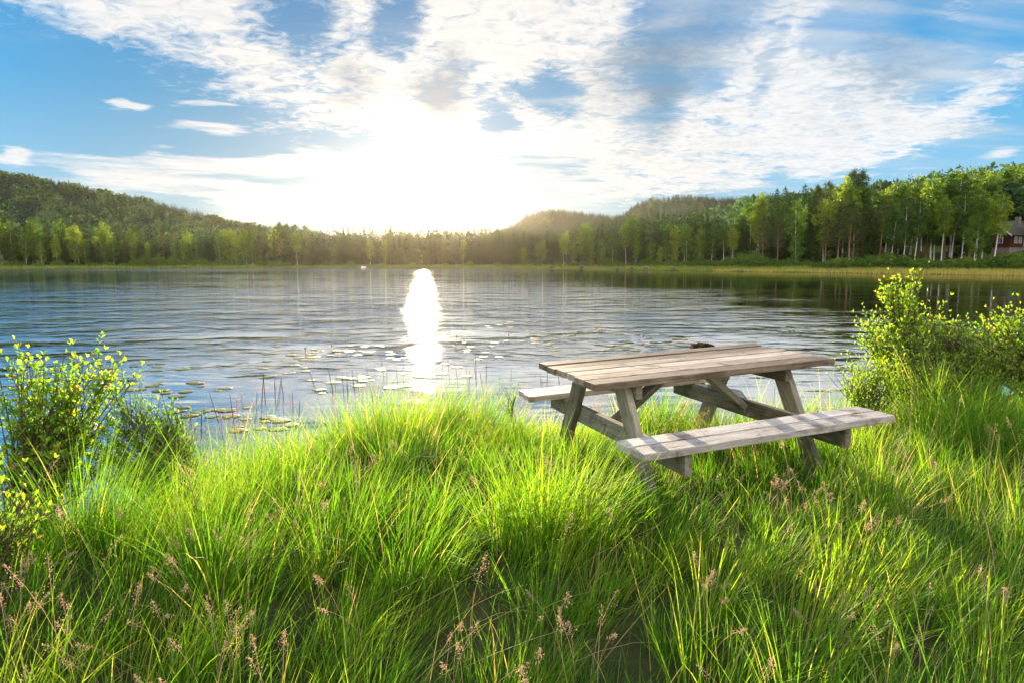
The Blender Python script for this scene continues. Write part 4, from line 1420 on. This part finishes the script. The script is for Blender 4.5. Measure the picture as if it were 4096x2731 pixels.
def pad_mesh(i):
    k = 26
    a = np.linspace(R(14), R(346), k)
    rr = 1.0 + 0.05 * np.sin(a * 3 + i) + 0.03 * np.sin(a * 7 + i * 2)
    rim = np.stack([np.cos(a) * rr * 1.1, np.sin(a) * rr * 0.95, 0.025 + 0.05 * np.maximum(0, np.sin(a * 2 + i * 1.7)) ** 3], 1)
    mid = np.stack([np.cos(a) * rr * 0.6, np.sin(a) * rr * 0.5, np.full(k, 0.03)], 1)
    low = rim * np.array([1, 1, 0]) + np.array([0, 0, 0.0])
    V = np.concatenate([[[0.06, 0, 0.02]], mid, rim, low])
    F3 = np.array([[0, 1 + j, 2 + j] for j in range(k - 1)])
    F4 = np.array([[1 + j, 1 + k + j, 2 + k + j, 2 + j] for j in range(k - 1)] + [[1 + k + j, 1 + 2 * k + j, 2 + 2 * k + j, 2 + k + j] for j in range(k - 1)])
    me = mesh_np('lily_pad', V, [F3, F4], smooth=True)
    me.materials.append(M['pad'])
    return me


PADS = [pad_mesh(i) for i in range(5)]
# patch: photo centre, half extents, number, phrase
PATCH = [(330, 1465, 130, 32, 9, 'in the outermost left patch, above the willow bush'), (430, 1540, 150, 38, 13, 'in the left patch just above the willow bush'),
         (640, 1472, 110, 24, 8, 'in the small patch above the left patch'), (730, 1555, 190, 32, 18, 'in the blue water left of the sun path'),
         (850, 1640, 190, 30, 15, 'in the blue water close behind the reddish grass heads'), (1000, 1700, 170, 40, 13, 'nearest the bank in front of the blue water'),
         (1090, 1400, 90, 20, 8, 'in the sparse patch beyond the thin broken stalk'), (1120, 1480, 110, 45, 12, 'around the curled stalk left of the sun path'),
         (1290, 1420, 130, 24, 18, 'in the crowded patch left of the sun path'), (1450, 1395, 90, 18, 14, 'on the near edge of the broad sun glare'),
         (1330, 1530, 120, 45, 14, 'among the dark grass spikes left of the sun path'), (1520, 1425, 120, 26, 13, 'in the pale sunlit water of the sun path'),
         (1590, 1505, 160, 50, 20, 'glinting white in the sun path near the bank'), (1770, 1490, 130, 40, 13, 'right of the glinting pads near the bank'),
         (1790, 1345, 150, 22, 12, 'far out right of the sun glare'), (1900, 1400, 140, 40, 14, 'between the sun path and the table corner'),
         (2060, 1310, 130, 28, 15, 'far out left of the table top'), (2150, 1375, 130, 38, 22, 'just beyond the left end of the table top'),
         (2290, 1340, 130, 34, 20, 'beyond the left half of the table top'), (2450, 1320, 130, 30, 18, 'far out beyond the middle of the table top'),
         (2500, 1385, 140, 26, 18, 'close beyond the middle of the table top'), (2680, 1355, 110, 24, 12, 'around the brown heap beyond the table'),
         (3230, 1322, 140, 22, 22, 'in the pale raft on the dark water right of the table'), (3300, 1345, 110, 12, 10, 'on the near rim of the pale raft right of the table'),
         (3860, 1268, 90, 16, 12, 'in the pale raft behind the tall right shrub'), (4020, 1275, 90, 18, 12, 'in the pale raft at the right edge above the wide shrub')]
for cx, cy, ex, ey, n, phrase in PATCH:
    for i in range(int(n * 0.85)):
        while True:
            a, b = rng.uniform(-1, 1, 2)
            if a * a + b * b < 1:
                break
        p = at_z(cx + a * ex, cy + b * ey, 0.0)
        if p[1] < shore_y(p[0]) + 0.15:
            continue
        o = bpy.data.objects.new('lily_pad', PADS[int(rng.integers(5))])
        s = rng.uniform(0.065, 0.13)
        o.location = (p[0], p[1], 0.003 + 0.002 * rng.random())
        o.rotation_euler = (0, 0, rng.uniform(0, 6.28))
        o.scale = (s, s, s * 0.55)
        col.objects.link(o)
        tag(o, 'floating lily pad ' + phrase, 'lily pad', 'lily pads ' + phrase)

M['bud'] = plain('lily_bud', [(0.2, (0.10, 0.10, 0.02)), (0.8, (0.28, 0.22, 0.05))], 30, 0.5)
BUDS = [(1396, 1352, 'lily bud standing alone far out left of the sun glare'), (1328, 1390, 'lily bud standing over the crowded pads left of the sun path'), (1222, 1404, 'greenish lily bud on the pads beyond the curled stalk'),
        (1826, 1354, 'fat lily bud on the far pads right of the sun glare'), (1823, 1384, 'thin lily bud just below the fat one right of the glare'), (2035, 1348, 'lily bud right of the far pads in front of the bare water'),
        (2274, 1306, 'tallest lily bud far out beyond the table'), (2302, 1350, 'lily bud among the pads beyond the left half of the table'), (2572, 1352, 'lily bud among the pads beyond the middle of the table')]
for px, py, lab in BUDS:
    p = at_z(px, py + 8, 0)
    mb = MB()
    z = np.linspace(-0.02, 0.09, 5)
    mb.tube(np.stack([z * 0.1, z * 0.05, z], 1), 0.006, 6)
    z = np.linspace(0, 1, 7)
    mb.tube(np.stack([z * 0.005, z * 0, 0.085 + z * 0.06], 1), 0.022 * np.sin(0.5 + z * 2.4) + 0.003, 8)
    o = link('lily_bud', mb.mesh('lily_bud', True), M['bud'], loc=(p[0], p[1], 0))
    tag(o, lab, 'lily bud', 'lily buds over the water')


# ------------------------------------------------------------------ shrubs of the near bank
def shrub(name, label, cat, base, blobs, nstem, twigs, leaves, LL, LW, leafm, seed, stem_r=0.008, group=None, up=0.5):
    """stems grow from `base` into the ellipsoids `blobs` (cx,cy,cz,rx,ry,rz,weight); twigs carry the leaves"""
    global rng
    keep = rng
    rng = np.random.default_rng(seed)
    root = empty(name, tuple(base), 0, label, cat, group)
    base = np.array(base, float)
    mb = MB()
    C, D, N, T, S = [], [], [], [], []
    wts = np.array([b[6] for b in blobs], float)
    for i in range(nstem):
        b = blobs[int(rng.choice(len(blobs), p=wts / wts.sum()))]
        d = unit(1)[0] * rng.uniform(0.25, 1.0) ** 0.5
        tip = np.array(b[:3]) + d * np.array(b[3:6]) - base
        st = np.array([rng.normal(0, 0.07), rng.normal(0, 0.07), -0.04])
        q = np.linspace(0, 1, 9)[:, None]
        ctl = np.array([tip[0] * 0.35, tip[1] * 0.35, max(tip[2] * 0.62, 0.1)]) + rng.normal(0, 0.04, 3)
        P_ = st * (1 - q) ** 2 + 2 * ctl * q * (1 - q) + tip * q ** 2
        ln = np.linalg.norm(np.diff(P_, axis=0), axis=1).sum()
        mb.tube(P_, np.linspace(stem_r * rng.uniform(0.7, 1.2), 0.0016, 9), 5)
        lines = [(P_[4:], 1.0)]
        tanf = np.gradient(P_, axis=0)
        for _ in range(twigs):
            f = rng.uniform(0.35, 0.95)
            k = min(int(f * 8), 7)
            p0 = P_[k] + (P_[k + 1] - P_[k]) * (f * 8 - k)
            tg = tanf[k] / np.linalg.norm(tanf[k])
            dd = tg * 0.8 + unit(1)[0] * 0.8 + np.array([0, 0, up])
            dd /= np.linalg.norm(dd)
            tl = rng.uniform(0.10, 0.26) * min(1.0, 0.45 + ln)
            qq = np.linspace(0, 1, 5)[:, None]
            Q = p0 + dd * tl * qq + np.array([0, 0, 0.18 * up * tl]) * qq ** 2
            mb.tube(Q, np.linspace(0.0028, 0.0011, 5), 4, cap=False)
            lines.append((Q, 0.8))
        for Q, k_ in lines:
            nl = max(4, int(leaves * k_ * rng.uniform(0.8, 1.2)))
            f = np.sort(rng.uniform(0.12, 1.0, nl))
            f[-2:] = 1.0
            ii = np.minimum((f * (len(Q) - 1)).astype(int), len(Q) - 2)
            fr = f * (len(Q) - 1) - ii
            pp = Q[ii] + (Q[ii + 1] - Q[ii]) * fr[:, None]
            tg = (Q[ii + 1] - Q[ii])
            tg /= np.linalg.norm(tg, axis=1)[:, None] + 1e-9
            a = np.arange(nl) * 2.4 + rng.uniform(0, 6)
            r1 = np.cross(tg, np.array([0.31, 0.2, 0.9]))
            r1 /= np.linalg.norm(r1, axis=1)[:, None] + 1e-9
            r2 = np.cross(tg, r1)
            rad = np.cos(a)[:, None] * r1 + np.sin(a)[:, None] * r2
            dr = rad * 0.75 + tg * (0.55 + 0.9 * (f > 0.97)[:, None]) + np.array([0, 0, 0.25]) + rng.normal(0, 0.15, (nl, 3))
            C.append(pp)
            D.append(dr)
            N.append(tg - rad * 0.3 + rng.normal(0, 0.35, (nl, 3)))
            S.append(rng.uniform(0.6, 1.15, nl) * (1 - 0.25 * f))
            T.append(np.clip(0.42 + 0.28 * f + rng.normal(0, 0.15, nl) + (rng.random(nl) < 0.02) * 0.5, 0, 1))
    C, D, N, S, T = map(np.concatenate, (C, D, N, S, T))
    V, F = fold_leaves(C, D, N, LL * S, LW * S, 0.32, 0.6)
    link('stems', mb.mesh('shrub_stems', True), M['twig'], root)
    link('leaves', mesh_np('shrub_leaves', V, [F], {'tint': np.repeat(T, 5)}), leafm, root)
    rng = keep
    return root


def gpt(x, y, dz=0.0):
    return (x, y, float(ground_z(x, y)) + dz)


def blob(px, py, y, rx, rz, ry=0.3, w=1.0):
    p = at_y(px, py, y)
    s = y / FPX
    return (p[0], p[1], p[2], rx * s, ry, rz * s, w)


shrub('willow_bush', 'broad leaved light green willow bush at the left edge above the water', 'shrub', gpt(-2.95, 3.65),
      [blob(60, 1600, 3.8, 190, 150, 0.35, 3), blob(230, 1560, 3.9, 130, 130, 0.3, 2.2), blob(320, 1440, 4.0, 60, 50, 0.15, 0.9), blob(440, 1530, 4.0, 80, 50, 0.2, 1.4), blob(200, 1700, 3.8, 240, 120, 0.3, 2.6), blob(330, 1790, 3.8, 170, 90, 0.3, 1.8), blob(400, 1480, 4.0, 70, 40, 0.15, 0.8), blob(130, 1790, 3.7, 220, 90, 0.3, 2.0),
       blob(90, 1450, 3.8, 90, 60, 0.2, 1.0)], 78, 6, 9, 0.056, 0.032, M['leaf'], 21, 0.009)
shrub('myrtle_bush', 'darker narrow leaved low bush between the willow bush and the grass tufts', 'shrub', gpt(-2.15, 4.15),
      [blob(500, 1690, 4.2, 90, 80, 0.25, 2), blob(620, 1720, 4.3, 90, 70, 0.25, 2), blob(560, 1840, 4.2, 230, 90, 0.3, 3), blob(400, 1760, 4.1, 110, 80, 0.25, 1.6), blob(480, 1620, 4.2, 40, 40, 0.1, 0.7), blob(650, 1650, 4.3, 40, 30, 0.1, 0.6)],
      90, 6, 10, 0.046, 0.018, M['darkleaf'], 22, 0.006)
shrub('sallow_shrub', 'small pale leaved shrub cut by the left edge low in the foreground', 'shrub', gpt(-2.02, 2.25),
      [blob(60, 2080, 2.45, 110, 90, 0.15, 3), blob(-100, 2080, 2.4, 130, 110, 0.2, 1), blob(40, 2190, 2.4, 90, 70, 0.12, 1.6)], 34, 4, 8, 0.040, 0.016, M['leaf'], 23, 0.005)
shrub('willow_bush', 'tall yellow green willow shrub with two upright shoots right of the table', 'shrub', gpt(3.70, 5.75),
      [blob(3655, 1130, 5.75, 26, 90, 0.08, 1.3), blob(3560, 1180, 5.75, 26, 80, 0.08, 1.2), blob(3620, 1250, 5.8, 125, 85, 0.3, 2.6), blob(3610, 1360, 5.7, 190, 95, 0.4, 4), blob(3500, 1340, 5.7, 60, 60, 0.2, 1.3),
       blob(3760, 1330, 5.8, 90, 70, 0.25, 1.6), blob(3530, 1200, 5.7, 15, 30, 0.05, 0.5)], 130, 6, 10, 0.047, 0.024, M['leaf'], 24, 0.009)
shrub('willow_bush', 'wide spreading green shrub along the right edge of the bank', 'shrub', gpt(4.75, 5.3),
      [blob(3900, 1390, 5.4, 170, 80, 0.4, 3), blob(4040, 1350, 5.4, 150, 80, 0.4, 3), blob(3960, 1300, 5.5, 90, 40, 0.3, 1.2), blob(4060, 1480, 5.3, 140, 80, 0.35, 2), blob(4200, 1400, 5.4, 150, 110, 0.4, 2.5)],
      170, 6, 10, 0.042, 0.020, M['leaf'], 25, 0.009)
shrub('willow_bush', 'leafy green bush filling the gap between the tall shrub and the right edge', 'shrub', gpt(4.15, 5.35),
      [blob(3800, 1400, 5.4, 130, 70, 0.35, 2), blob(3860, 1480, 5.3, 150, 80, 0.35, 2), blob(3780, 1320, 5.5, 70, 40, 0.2, 1), blob(3960, 1340, 5.5, 110, 50, 0.3, 1), blob(3900, 1560, 5.0, 180, 70, 0.3, 1.6)],
      130, 6, 9, 0.040, 0.019, M['leaf'], 29, 0.008)
shrub('myrtle_bush', 'small narrow leaved bush directly right of the table end', 'shrub', gpt(2.95, 5.2),
      [blob(3400, 1530, 5.1, 60, 50, 0.2, 1.5), blob(3480, 1480, 5.3, 70, 70, 0.25, 2), blob(3540, 1560, 5.2, 90, 60, 0.25, 1.5)], 34, 6, 10, 0.044, 0.017, M['leaf'], 26, 0.005)
shrub('myrtle_bush', 'dense low bush in front of the tall willow shrub', 'shrub', gpt(3.45, 5.15),
      [blob(3660, 1480, 5.2, 130, 60, 0.3, 2), blob(3760, 1530, 5.1, 110, 60, 0.3, 2), blob(3620, 1420, 5.3, 110, 50, 0.25, 1.5)], 44, 6, 10, 0.044, 0.017, M['leaf'], 27, 0.005)
shrub('sapling', 'slender single willow shoot standing left of the far bench end', 'sapling', gpt(0.02, 5.6),
      [blob(2058, 1515, 5.6, 12, 40, 0.03, 2), blob(2030, 1590, 5.6, 25, 30, 0.06, 1)], 4, 3, 6, 0.042, 0.014, M['leaf'], 28, 0.004)


# ------------------------------------------------------------------ the long grass of the near bank
def table_local(x, y):
    c, s = math.cos(TAB['yaw']), math.sin(TAB['yaw'])
    dx, dy = x - TAB['x'], y - TAB['y']
    return dx * c + dy * s, -dx * s + dy * c


def in_view(x, y, m=1.3):
    return (np.abs(x) < y * 0.84 + m) & (y > 0.7)


def tussocks(cx, cy, per, Lmean, seed_tint, spread, lean_k):
    """grass blades for tussock centres"""
    per = per.astype(int)
    idx = np.repeat(np.arange(len(cx)), per)
    n = len(idx)
    a = rng.uniform(0, 2 * np.pi, n)
    r = spread[idx] * np.sqrt(rng.random(n))
    x, y = cx[idx] + np.cos(a) * r, cy[idx] + np.sin(a) * r
    z = ground_z(x, y)
    wa = (vnoise(cx * 0.7, cy * 0.7, 21)[idx] - 0.5) * 5.0 + 0.2              # the way the wind has combed it
    rel = (r / spread[idx])
    dx = np.cos(a) * rel + np.cos(wa) * lean_k[idx] + rng.normal(0, 0.3, n)
    dy = np.sin(a) * rel + np.sin(wa) * lean_k[idx] * 0.7 + rng.normal(0, 0.3, n)
    D = np.stack([dx, dy, np.zeros(n)], 1)
    m = np.linalg.norm(D, axis=1)
    D /= m[:, None] + 1e-9
    L = Lmean[idx] * rng.uniform(0.55, 1.25, n)
    lx, ly = table_local(x, y)
    under = (np.abs(lx) < 1.02) & (np.abs(ly) < 1.0)
    L = np.where(under, np.minimum(L, np.where(np.abs(ly) < 0.58, rng.uniform(0.30, 0.56, n), rng.uniform(0.22, 0.38, n))), L)
    keep = z > -0.22
    lean = np.clip(0.10 + 0.28 * m * rng.uniform(0.4, 1.3, n), 0, 0.9)
    curve = rng.gamma(2.0, 0.28, n) * (0.6 + L)
    tint = np.clip(seed_tint[idx] + rng.normal(0, 0.13, n), 0, 0.88)
    dry = rng.random(n) < 0.045
    tint = np.where(dry, rng.uniform(0.9, 1.0, n), tint)
    Wd = rng.uniform(0.0028, 0.0066, n) * (1 + 0.10 * np.clip(y - 3, 0, 6))
    k = keep
    return np.stack([x, y, z - 0.02], 1)[k], L[k], Wd[k], D[k], lean[k], curve[k], tint[k]


sp = 0.25
tx, ty = np.meshgrid(np.arange(-7.5, 8.6, sp), np.arange(0.7, 9.4, sp), indexing='ij')
tx = tx.ravel() + rng.uniform(-0.14, 0.14, tx.size)
ty = ty.ravel() + rng.uniform(-0.14, 0.14, ty.size)
s_in = shore_y(tx) - ty
ok = in_view(tx, ty) & (s_in > 0.05) & (rng.random(tx.size) < 0.98)
tx, ty, s_in = tx[ok], ty[ok], s_in[ok]
big = vnoise(tx * 0.9, ty * 0.9, 31)
Lm = (0.20 + 0.20 * big) * rng.choice([0.7, 0.95, 1.1, 1.35], len(tx))
Lm = np.where(s_in < 1.0, Lm * rng.choice([0.75, 1.2, 1.35], len(tx)), Lm)
# the open patches of the water's edge
gap = (s_in < 0.7) & (vnoise(tx * 2.2, ty * 2.2, 33) > 0.55)
Lm = np.where(gap, Lm * 0.55, Lm)
per = np.interp(ty, [1, 3, 5, 9], [98, 100, 86, 70]) * rng.uniform(0.6, 1.3, len(tx))
tint_c = np.clip(0.18 + 0.55 * vnoise(tx * 0.8, ty * 0.8, 41) + rng.normal(0, 0.16, len(tx)), 0.02, 0.8)
sets = [tussocks(tx, ty, per, np.clip(Lm, 0.16, 0.75), tint_c, rng.uniform(0.07, 0.16, len(tx)), rng.uniform(0.2, 1.1, len(tx)))]
# tall tufts that stand out in the photograph
HERO = [(2190, 2020, 2.95, 0.62, 420, 0.62, 0.17), (2060, 2060, 2.9, 0.5, 260, 0.6, 0.16), (2330, 2000, 3.0, 0.55, 260, 0.62, 0.17), (1090, 1720, 5.0, 0.75, 300, 0.66, 0.2), (1190, 1730, 5.2, 0.7, 260, 0.62, 0.18),
        (1330, 1700, 5.4, 0.72, 280, 0.6, 0.18), (1440, 1690, 5.3, 0.7, 260, 0.6, 0.2), (1560, 1640, 5.6, 0.66, 260, 0.64, 0.2), (1700, 1620, 5.8, 0.68, 280, 0.66, 0.22), (1830, 1600, 5.9, 0.7, 280, 0.62, 0.2), (1930, 1600, 5.8, 0.62, 220, 0.5, 0.2),
        (700, 1900, 4.0, 0.72, 280, 0.5, 0.18), (850, 1880, 4.1, 0.75, 300, 0.55, 0.18), (1000, 1850, 4.5, 0.7, 260, 0.58, 0.18), (300, 2150, 3.0, 0.68, 260, 0.36, 0.16), (420, 2200, 2.9, 0.66, 240, 0.4, 0.16), (3850, 1720, 4.6, 0.62, 320, 0.6, 0.25),
        (3750, 1680, 4.8, 0.66, 300, 0.62, 0.25), (3950, 1780, 4.4, 0.6, 300, 0.6, 0.25), (2560, 1990, 3.4, 0.42, 220, 0.42, 0.15), (1650, 2350, 2.6, 0.5, 260, 0.5, 0.16), (1350, 2250, 2.8, 0.52, 240, 0.45, 0.16), (900, 2380, 2.5, 0.55, 240, 0.4, 0.16)]
hx, hy, hl, hn, ht, hs = [], [], [], [], [], []
for px, py, y, L, k, tt, sd in HERO:
    p = at_y(px, py, y)
    hx.append(p[0])
    hy.append(min(y, float(shore_y(p[0])) - 0.15))
    hl.append(L)
    hn.append(k)
    ht.append(tt)
    hs.append(sd)
sets.append(tussocks(np.array(hx), np.array(hy), np.array(hn), np.array(hl), np.array(ht), np.array(hs), rng.uniform(0.2, 0.7, len(hx))))
# short undergrowth between the tufts
n = 42000
ux, uy = rng.uniform(-7.5, 8.6, n), 0.7 + 8.4 * rng.random(n) ** 0.8
ok = in_view(ux, uy) & (shore_y(ux) - uy > -0.1)
ux, uy = ux[ok], uy[ok]
sets.append(tussocks(ux, uy, np.ones(len(ux)), rng.uniform(0.10, 0.30, len(ux)), rng.uniform(0.05, 0.5, len(ux)), np.full(len(ux), 0.02), rng.uniform(0, 1, len(ux))))
# dead straw bent among the green
n = 2600
ux, uy = rng.uniform(-6, 7, n), rng.uniform(1.0, 7.5, n)
ok = in_view(ux, uy, 0.6) & (shore_y(ux) - uy > 0.1)
ux, uy = ux[ok], uy[ok]
a_ = list(tussocks(ux, uy, np.ones(len(ux)), rng.uniform(0.25, 0.6, len(ux)), np.full(len(ux), 0.8), np.full(len(ux), 0.02), rng.uniform(0.5, 1.5, len(ux))))
a_[6] = rng.uniform(0.90, 1.0, len(a_[6]))
a_[4] = rng.uniform(0.3, 1.1, len(a_[4]))
sets.append(tuple(a_))
# thin reed-like grass in the shallow water right of the table
n = 260
ux, uy = rng.uniform(2.3, 4.6, n), rng.uniform(5.9, 7.2, n)
sets.append(tussocks(ux, uy, np.ones(n), rng.uniform(0.6, 1.1, n), rng.uniform(0.6, 0.9, n), np.full(n, 0.02), rng.uniform(0, 0.3, n)))
C, L, Wd, D, ln_, cv, T = [np.concatenate(a) for a in zip(*sets)]
V, F, TT = blades(C, L, Wd, D, ln_, cv, T, 5)
print('grass blades', len(C))
o = link('grass', mesh_np('grass', V, F, {'tint': TT}, smooth=True), M['grass'])
tag(o, 'long sunlit tufted grass covering the near bank', 'grass', kind='stuff')

# grass far to the sides and behind, thinner
n = 60000
ux, uy = rng.uniform(-14, 15, n), rng.uniform(-7, 9, n)
ok = ~in_view(ux, uy, 1.2) & (shore_y(ux) - uy > 0.0)
ux, uy = ux[ok], uy[ok]
a = tussocks(ux, uy, np.ones(len(ux)), rng.uniform(0.25, 0.6, len(ux)), rng.uniform(0.15, 0.7, len(ux)), np.full(len(ux), 0.02), rng.uniform(0, 1, len(ux)))
V, F, TT = blades(a[0], a[1], a[2] * 2.0, *a[3:], 4)
o = link('grass', mesh_np('side_grass', V, F, {'tint': TT}, smooth=True), M['grass'])
tag(o, 'grass of the bank beside and behind the picture', 'grass', kind='stuff')

# ------------------------------------------------------------------ flowering stalks
HEADS = [(247, 2002), (476, 2027), (706, 1976), (1140, 1985), (1258, 2019), (1046, 2095), (833, 2070), (748, 2155), (1428, 2291), (901, 2376), (689, 2240), (697, 2342), (255, 2393), (476, 2376), (383, 2461), (850, 2420), (1054, 2563),
         (859, 2554), (689, 2631), (1870, 2560), (1811, 2444), (42, 2410), (26, 2648), (2428, 1886), (3167, 1886), (3203, 1975), (3283, 1948), (3080, 1910), (3443, 1993), (3639, 1912), (2223, 2349), (2276, 2456), (2410, 2402), (2160, 2563), (2134, 2679),
         (2855, 2260), (2757, 2242), (3363, 2385), (3559, 2509), (3461, 2331), (2998, 2670), (3693, 2385), (3550, 2055), (4085, 2278), (3560, 1640), (3700, 1660), (3980, 1720), (3600, 1600), (2330, 1790), (2290, 1860), (2200, 1780), (1500, 1800), (1700, 1700), (1380, 1760),
         (3120, 1870), (3240, 1900), (2960, 1860), (90, 2150), (60, 2250), (1900, 1650), (1240, 1850), (1180, 1900), (120, 2330)]
mb = MB()


def panicle(x, y, h, lean, size, dens, pink):
    z0 = float(ground_z(x, y))
    a = rng.uniform(0, 6.28)
    q = np.linspace(0, 1, 7)[:, None]
    top = np.array([math.cos(a) * lean, math.sin(a) * lean, h])
    P_ = np.array([x, y, z0]) + np.array([0, 0, h]) * q + np.array([top[0], top[1], -lean * 0.4]) * q ** 2.2
    mb.tube(P_, np.linspace(0.0013, 0.0006, 7), 3, cap=False, tint=0.75)
    k = dens
    f = rng.uniform(0, 1, k)
    base = P_[-1] + (P_[-3] - P_[-1]) * f[:, None] * min(1.0, size / 0.14)
    rad = size * (0.08 + 0.42 * f)[:, None]
    C = base + unit(k) * rad * rng.uniform(0.2, 1, (k, 1)) * np.array([0.8, 0.8, 0.5])
    V, F = fold_leaves(C, unit(k) + np.array([0, 0, 0.5]), unit(k), rng.uniform(0.004, 0.008, k), rng.uniform(0.0018, 0.0034, k), 0.3)
    mb.add(V, [F], tint=np.repeat(np.clip(pink + rng.normal(0, 0.2, k), 0, 1), 5))


for px, py in HEADS:
    for _ in range(3):
        p = at_z(px + rng.normal(0, 30), py + rng.normal(0, 24), 1.10)
        if 1.0 < p[1] < float(shore_y(p[0])) - 0.1:
            h = 1.10 - float(ground_z(p[0], p[1])) + rng.uniform(-0.03, 0.03)
            lx, ly = table_local(p[0], p[1])
            if abs(lx) < 1.0 and abs(ly) < 1.0:
                continue
            panicle(p[0], p[1], np.clip(h, 0.26, 0.7), rng.uniform(0.02, 0.16), rng.uniform(0.05, 0.11), int(rng.integers(40, 90)), rng.uniform(0.15, 0.7))
for _ in range(330):
    x, y = rng.uniform(-5.5, 6.5), rng.uniform(1.6, 6.5)
    lx, ly = table_local(x, y)
    inside = abs(lx) < 1.0 and abs(ly) < 1.0
    if not in_view(x, y, 0.4) or shore_y(x) - y < 0.2 or (inside and abs(ly) > 0.5):
        continue
    panicle(x, y, rng.uniform(0.28, 0.4) if inside else rng.uniform(0.38, 0.66), rng.uniform(0.02, 0.2), rng.uniform(0.05, 0.13), int(rng.integers(30, 80)), rng.uniform(0.2, 0.8))
for _ in range(60):                                   # the golden flowering mass seen below the table top
    a, b = rng.uniform(-0.55, 0.55), rng.uniform(-0.5, 1.6)
    c, s = math.cos(TAB['yaw']), math.sin(TAB['yaw'])
    x, y = TAB['x'] + a * c - b * s, TAB['y'] + a * s + b * c
    panicle(x, y, rng.uniform(0.25, 0.40) if b < 1.05 else rng.uniform(0.35, 0.5), 0.06, rng.uniform(0.06, 0.12), 60, rng.uniform(0.6, 1.0))
o = link('flowering_grass', mb.mesh('flowering_grass'), M['seed'])
tag(o, 'pinkish brown seed heads above the green grass', 'grass', kind='stuff')

mb = MB()
TOPS7 = [(100, 510), (180, 560), (225, 560), (415, 465), (500, 450), (560, 460), (625, 475), (665, 510), (700, 530), (735, 470), (770, 510), (840, 460), (945, 400), (990, 455), (1055, 455), (1108, 430), (1400, 370), (1432, 410), (1525, 390),
         (1630, 370), (1590, 510), (1485, 450), (1348, 480), (1710, 440), (1810, 530), (1890, 480), (1980, 490), (530, 540), (600, 560), (880, 620), (1250, 560), (1560, 470), (1615, 420), (1660, 500)]
TOPS6 = [(1015, 630), (1110, 750), (1350, 700), (1410, 720), (1455, 665), (1490, 745), (1640, 620), (1800, 625), (2015, 620), (2065, 480), (2150, 510), (2205, 510), (2290, 610), (2350, 680), (1580, 760), (1700, 800)]
tops = [(1000 + a * 0.5527, 1200 + b * 0.5527) for a, b in TOPS7] + [(a * 0.5102, 1250 + b * 0.5102) for a, b in TOPS6] + [(3070, 1530), (3100, 1540), (3040, 1560), (3090, 1575), (2160, 1490), (2190, 1470), (2230, 1480), (2120, 1500)]
for px, py in tops:
    if rng.random() < 0.2:
        continue
    y = float(shore_y((px - 2048) / FPX * 6.3)) - rng.uniform(-0.1, 0.45)
    p = at_y(px, py, y)
    x0 = p[0] + rng.normal(0, 0.09)
    z0 = float(ground_z(x0, y))
    h = p[2] - z0
    if h < 0.2:
        continue
    q = np.linspace(0, 1, 9)[:, None]
    P_ = np.array([x0, y, z0]) * (1 - q) + np.array(p) * q + np.array([rng.normal(0, 0.02), 0, 0]) * (q * (1 - q))
    mb.tube(P_, 0.0009, 4, tint=0.3)
    q = np.linspace(0.72, 1.0, 9)[:, None]
    P2 = np.array([x0, y, z0]) * (1 - q) + np.array(p) * q
    mb.tube(P2, 0.0021 * np.array([0.5, 0.9, 1.1, 0.8, 1.2, 0.9, 1.0, 0.7, 0.3]), 5, tint=rng.uniform(0.1, 0.7))
# airy pink heads over the water
for px, py in [(964, 1576), (945, 1600), (880, 1650), (930, 1640), (1010, 1600), (820, 1690), (760, 1660), (1160, 1590), (985, 1660)]:
    y = float(shore_y((px - 2048) / FPX * 5.5)) - 0.2
    p = at_y(px, py, y)
    z0 = float(ground_z(p[0], y))
    q = np.linspace(0, 1, 7)[:, None]
    P_ = np.array([p[0] + 0.04, y, z0]) * (1 - q) + np.array(p) * q
    mb.tube(P_, 0.0013, 4, tint=0.8)
    k = 130
    f = rng.uniform(0, 1, k)
    C = P_[-1] + np.array([0, 0, -0.22]) * f[:, None] + unit(k) * (0.015 + 0.06 * f)[:, None]
    V, F = fold_leaves(C, unit(k), unit(k), rng.uniform(0.006, 0.012, k), 0.0035, 0.3)
    mb.add(V, [F], tint=np.repeat(rng.uniform(0.7, 1.0, k), 5))
o = link('grass_spikes', mb.mesh('grass_spikes'), M['spike'])
tag(o, 'thin dark purple grass spikes standing along the water edge', 'grass', kind='stuff')

# ------------------------------------------------------------------ evening haze over the lake
HAZE = dict(density=0.00003, g=0.80, color=(1.0, 0.84, 0.66, 1))


def haze():
    bm = bmesh.new()
    box_bm(bm, (2400, 840, 71), (0, 350, 32.5))
    m, t, out = material('haze')
    v = t.node('ShaderNodeVolumePrincipled')
    v.inputs['Color'].default_value = HAZE['color']
    v.inputs['Density'].default_value = HAZE['density']
    v.inputs['Anisotropy'].default_value = HAZE['g']
    t.l.new(v.outputs[0], out.inputs['Volume'])
    o_ = bm_obj('haze', bm, m)
    tag(o_, 'warm evening haze glowing over the lake towards the sun', 'haze', kind='stuff')


haze()
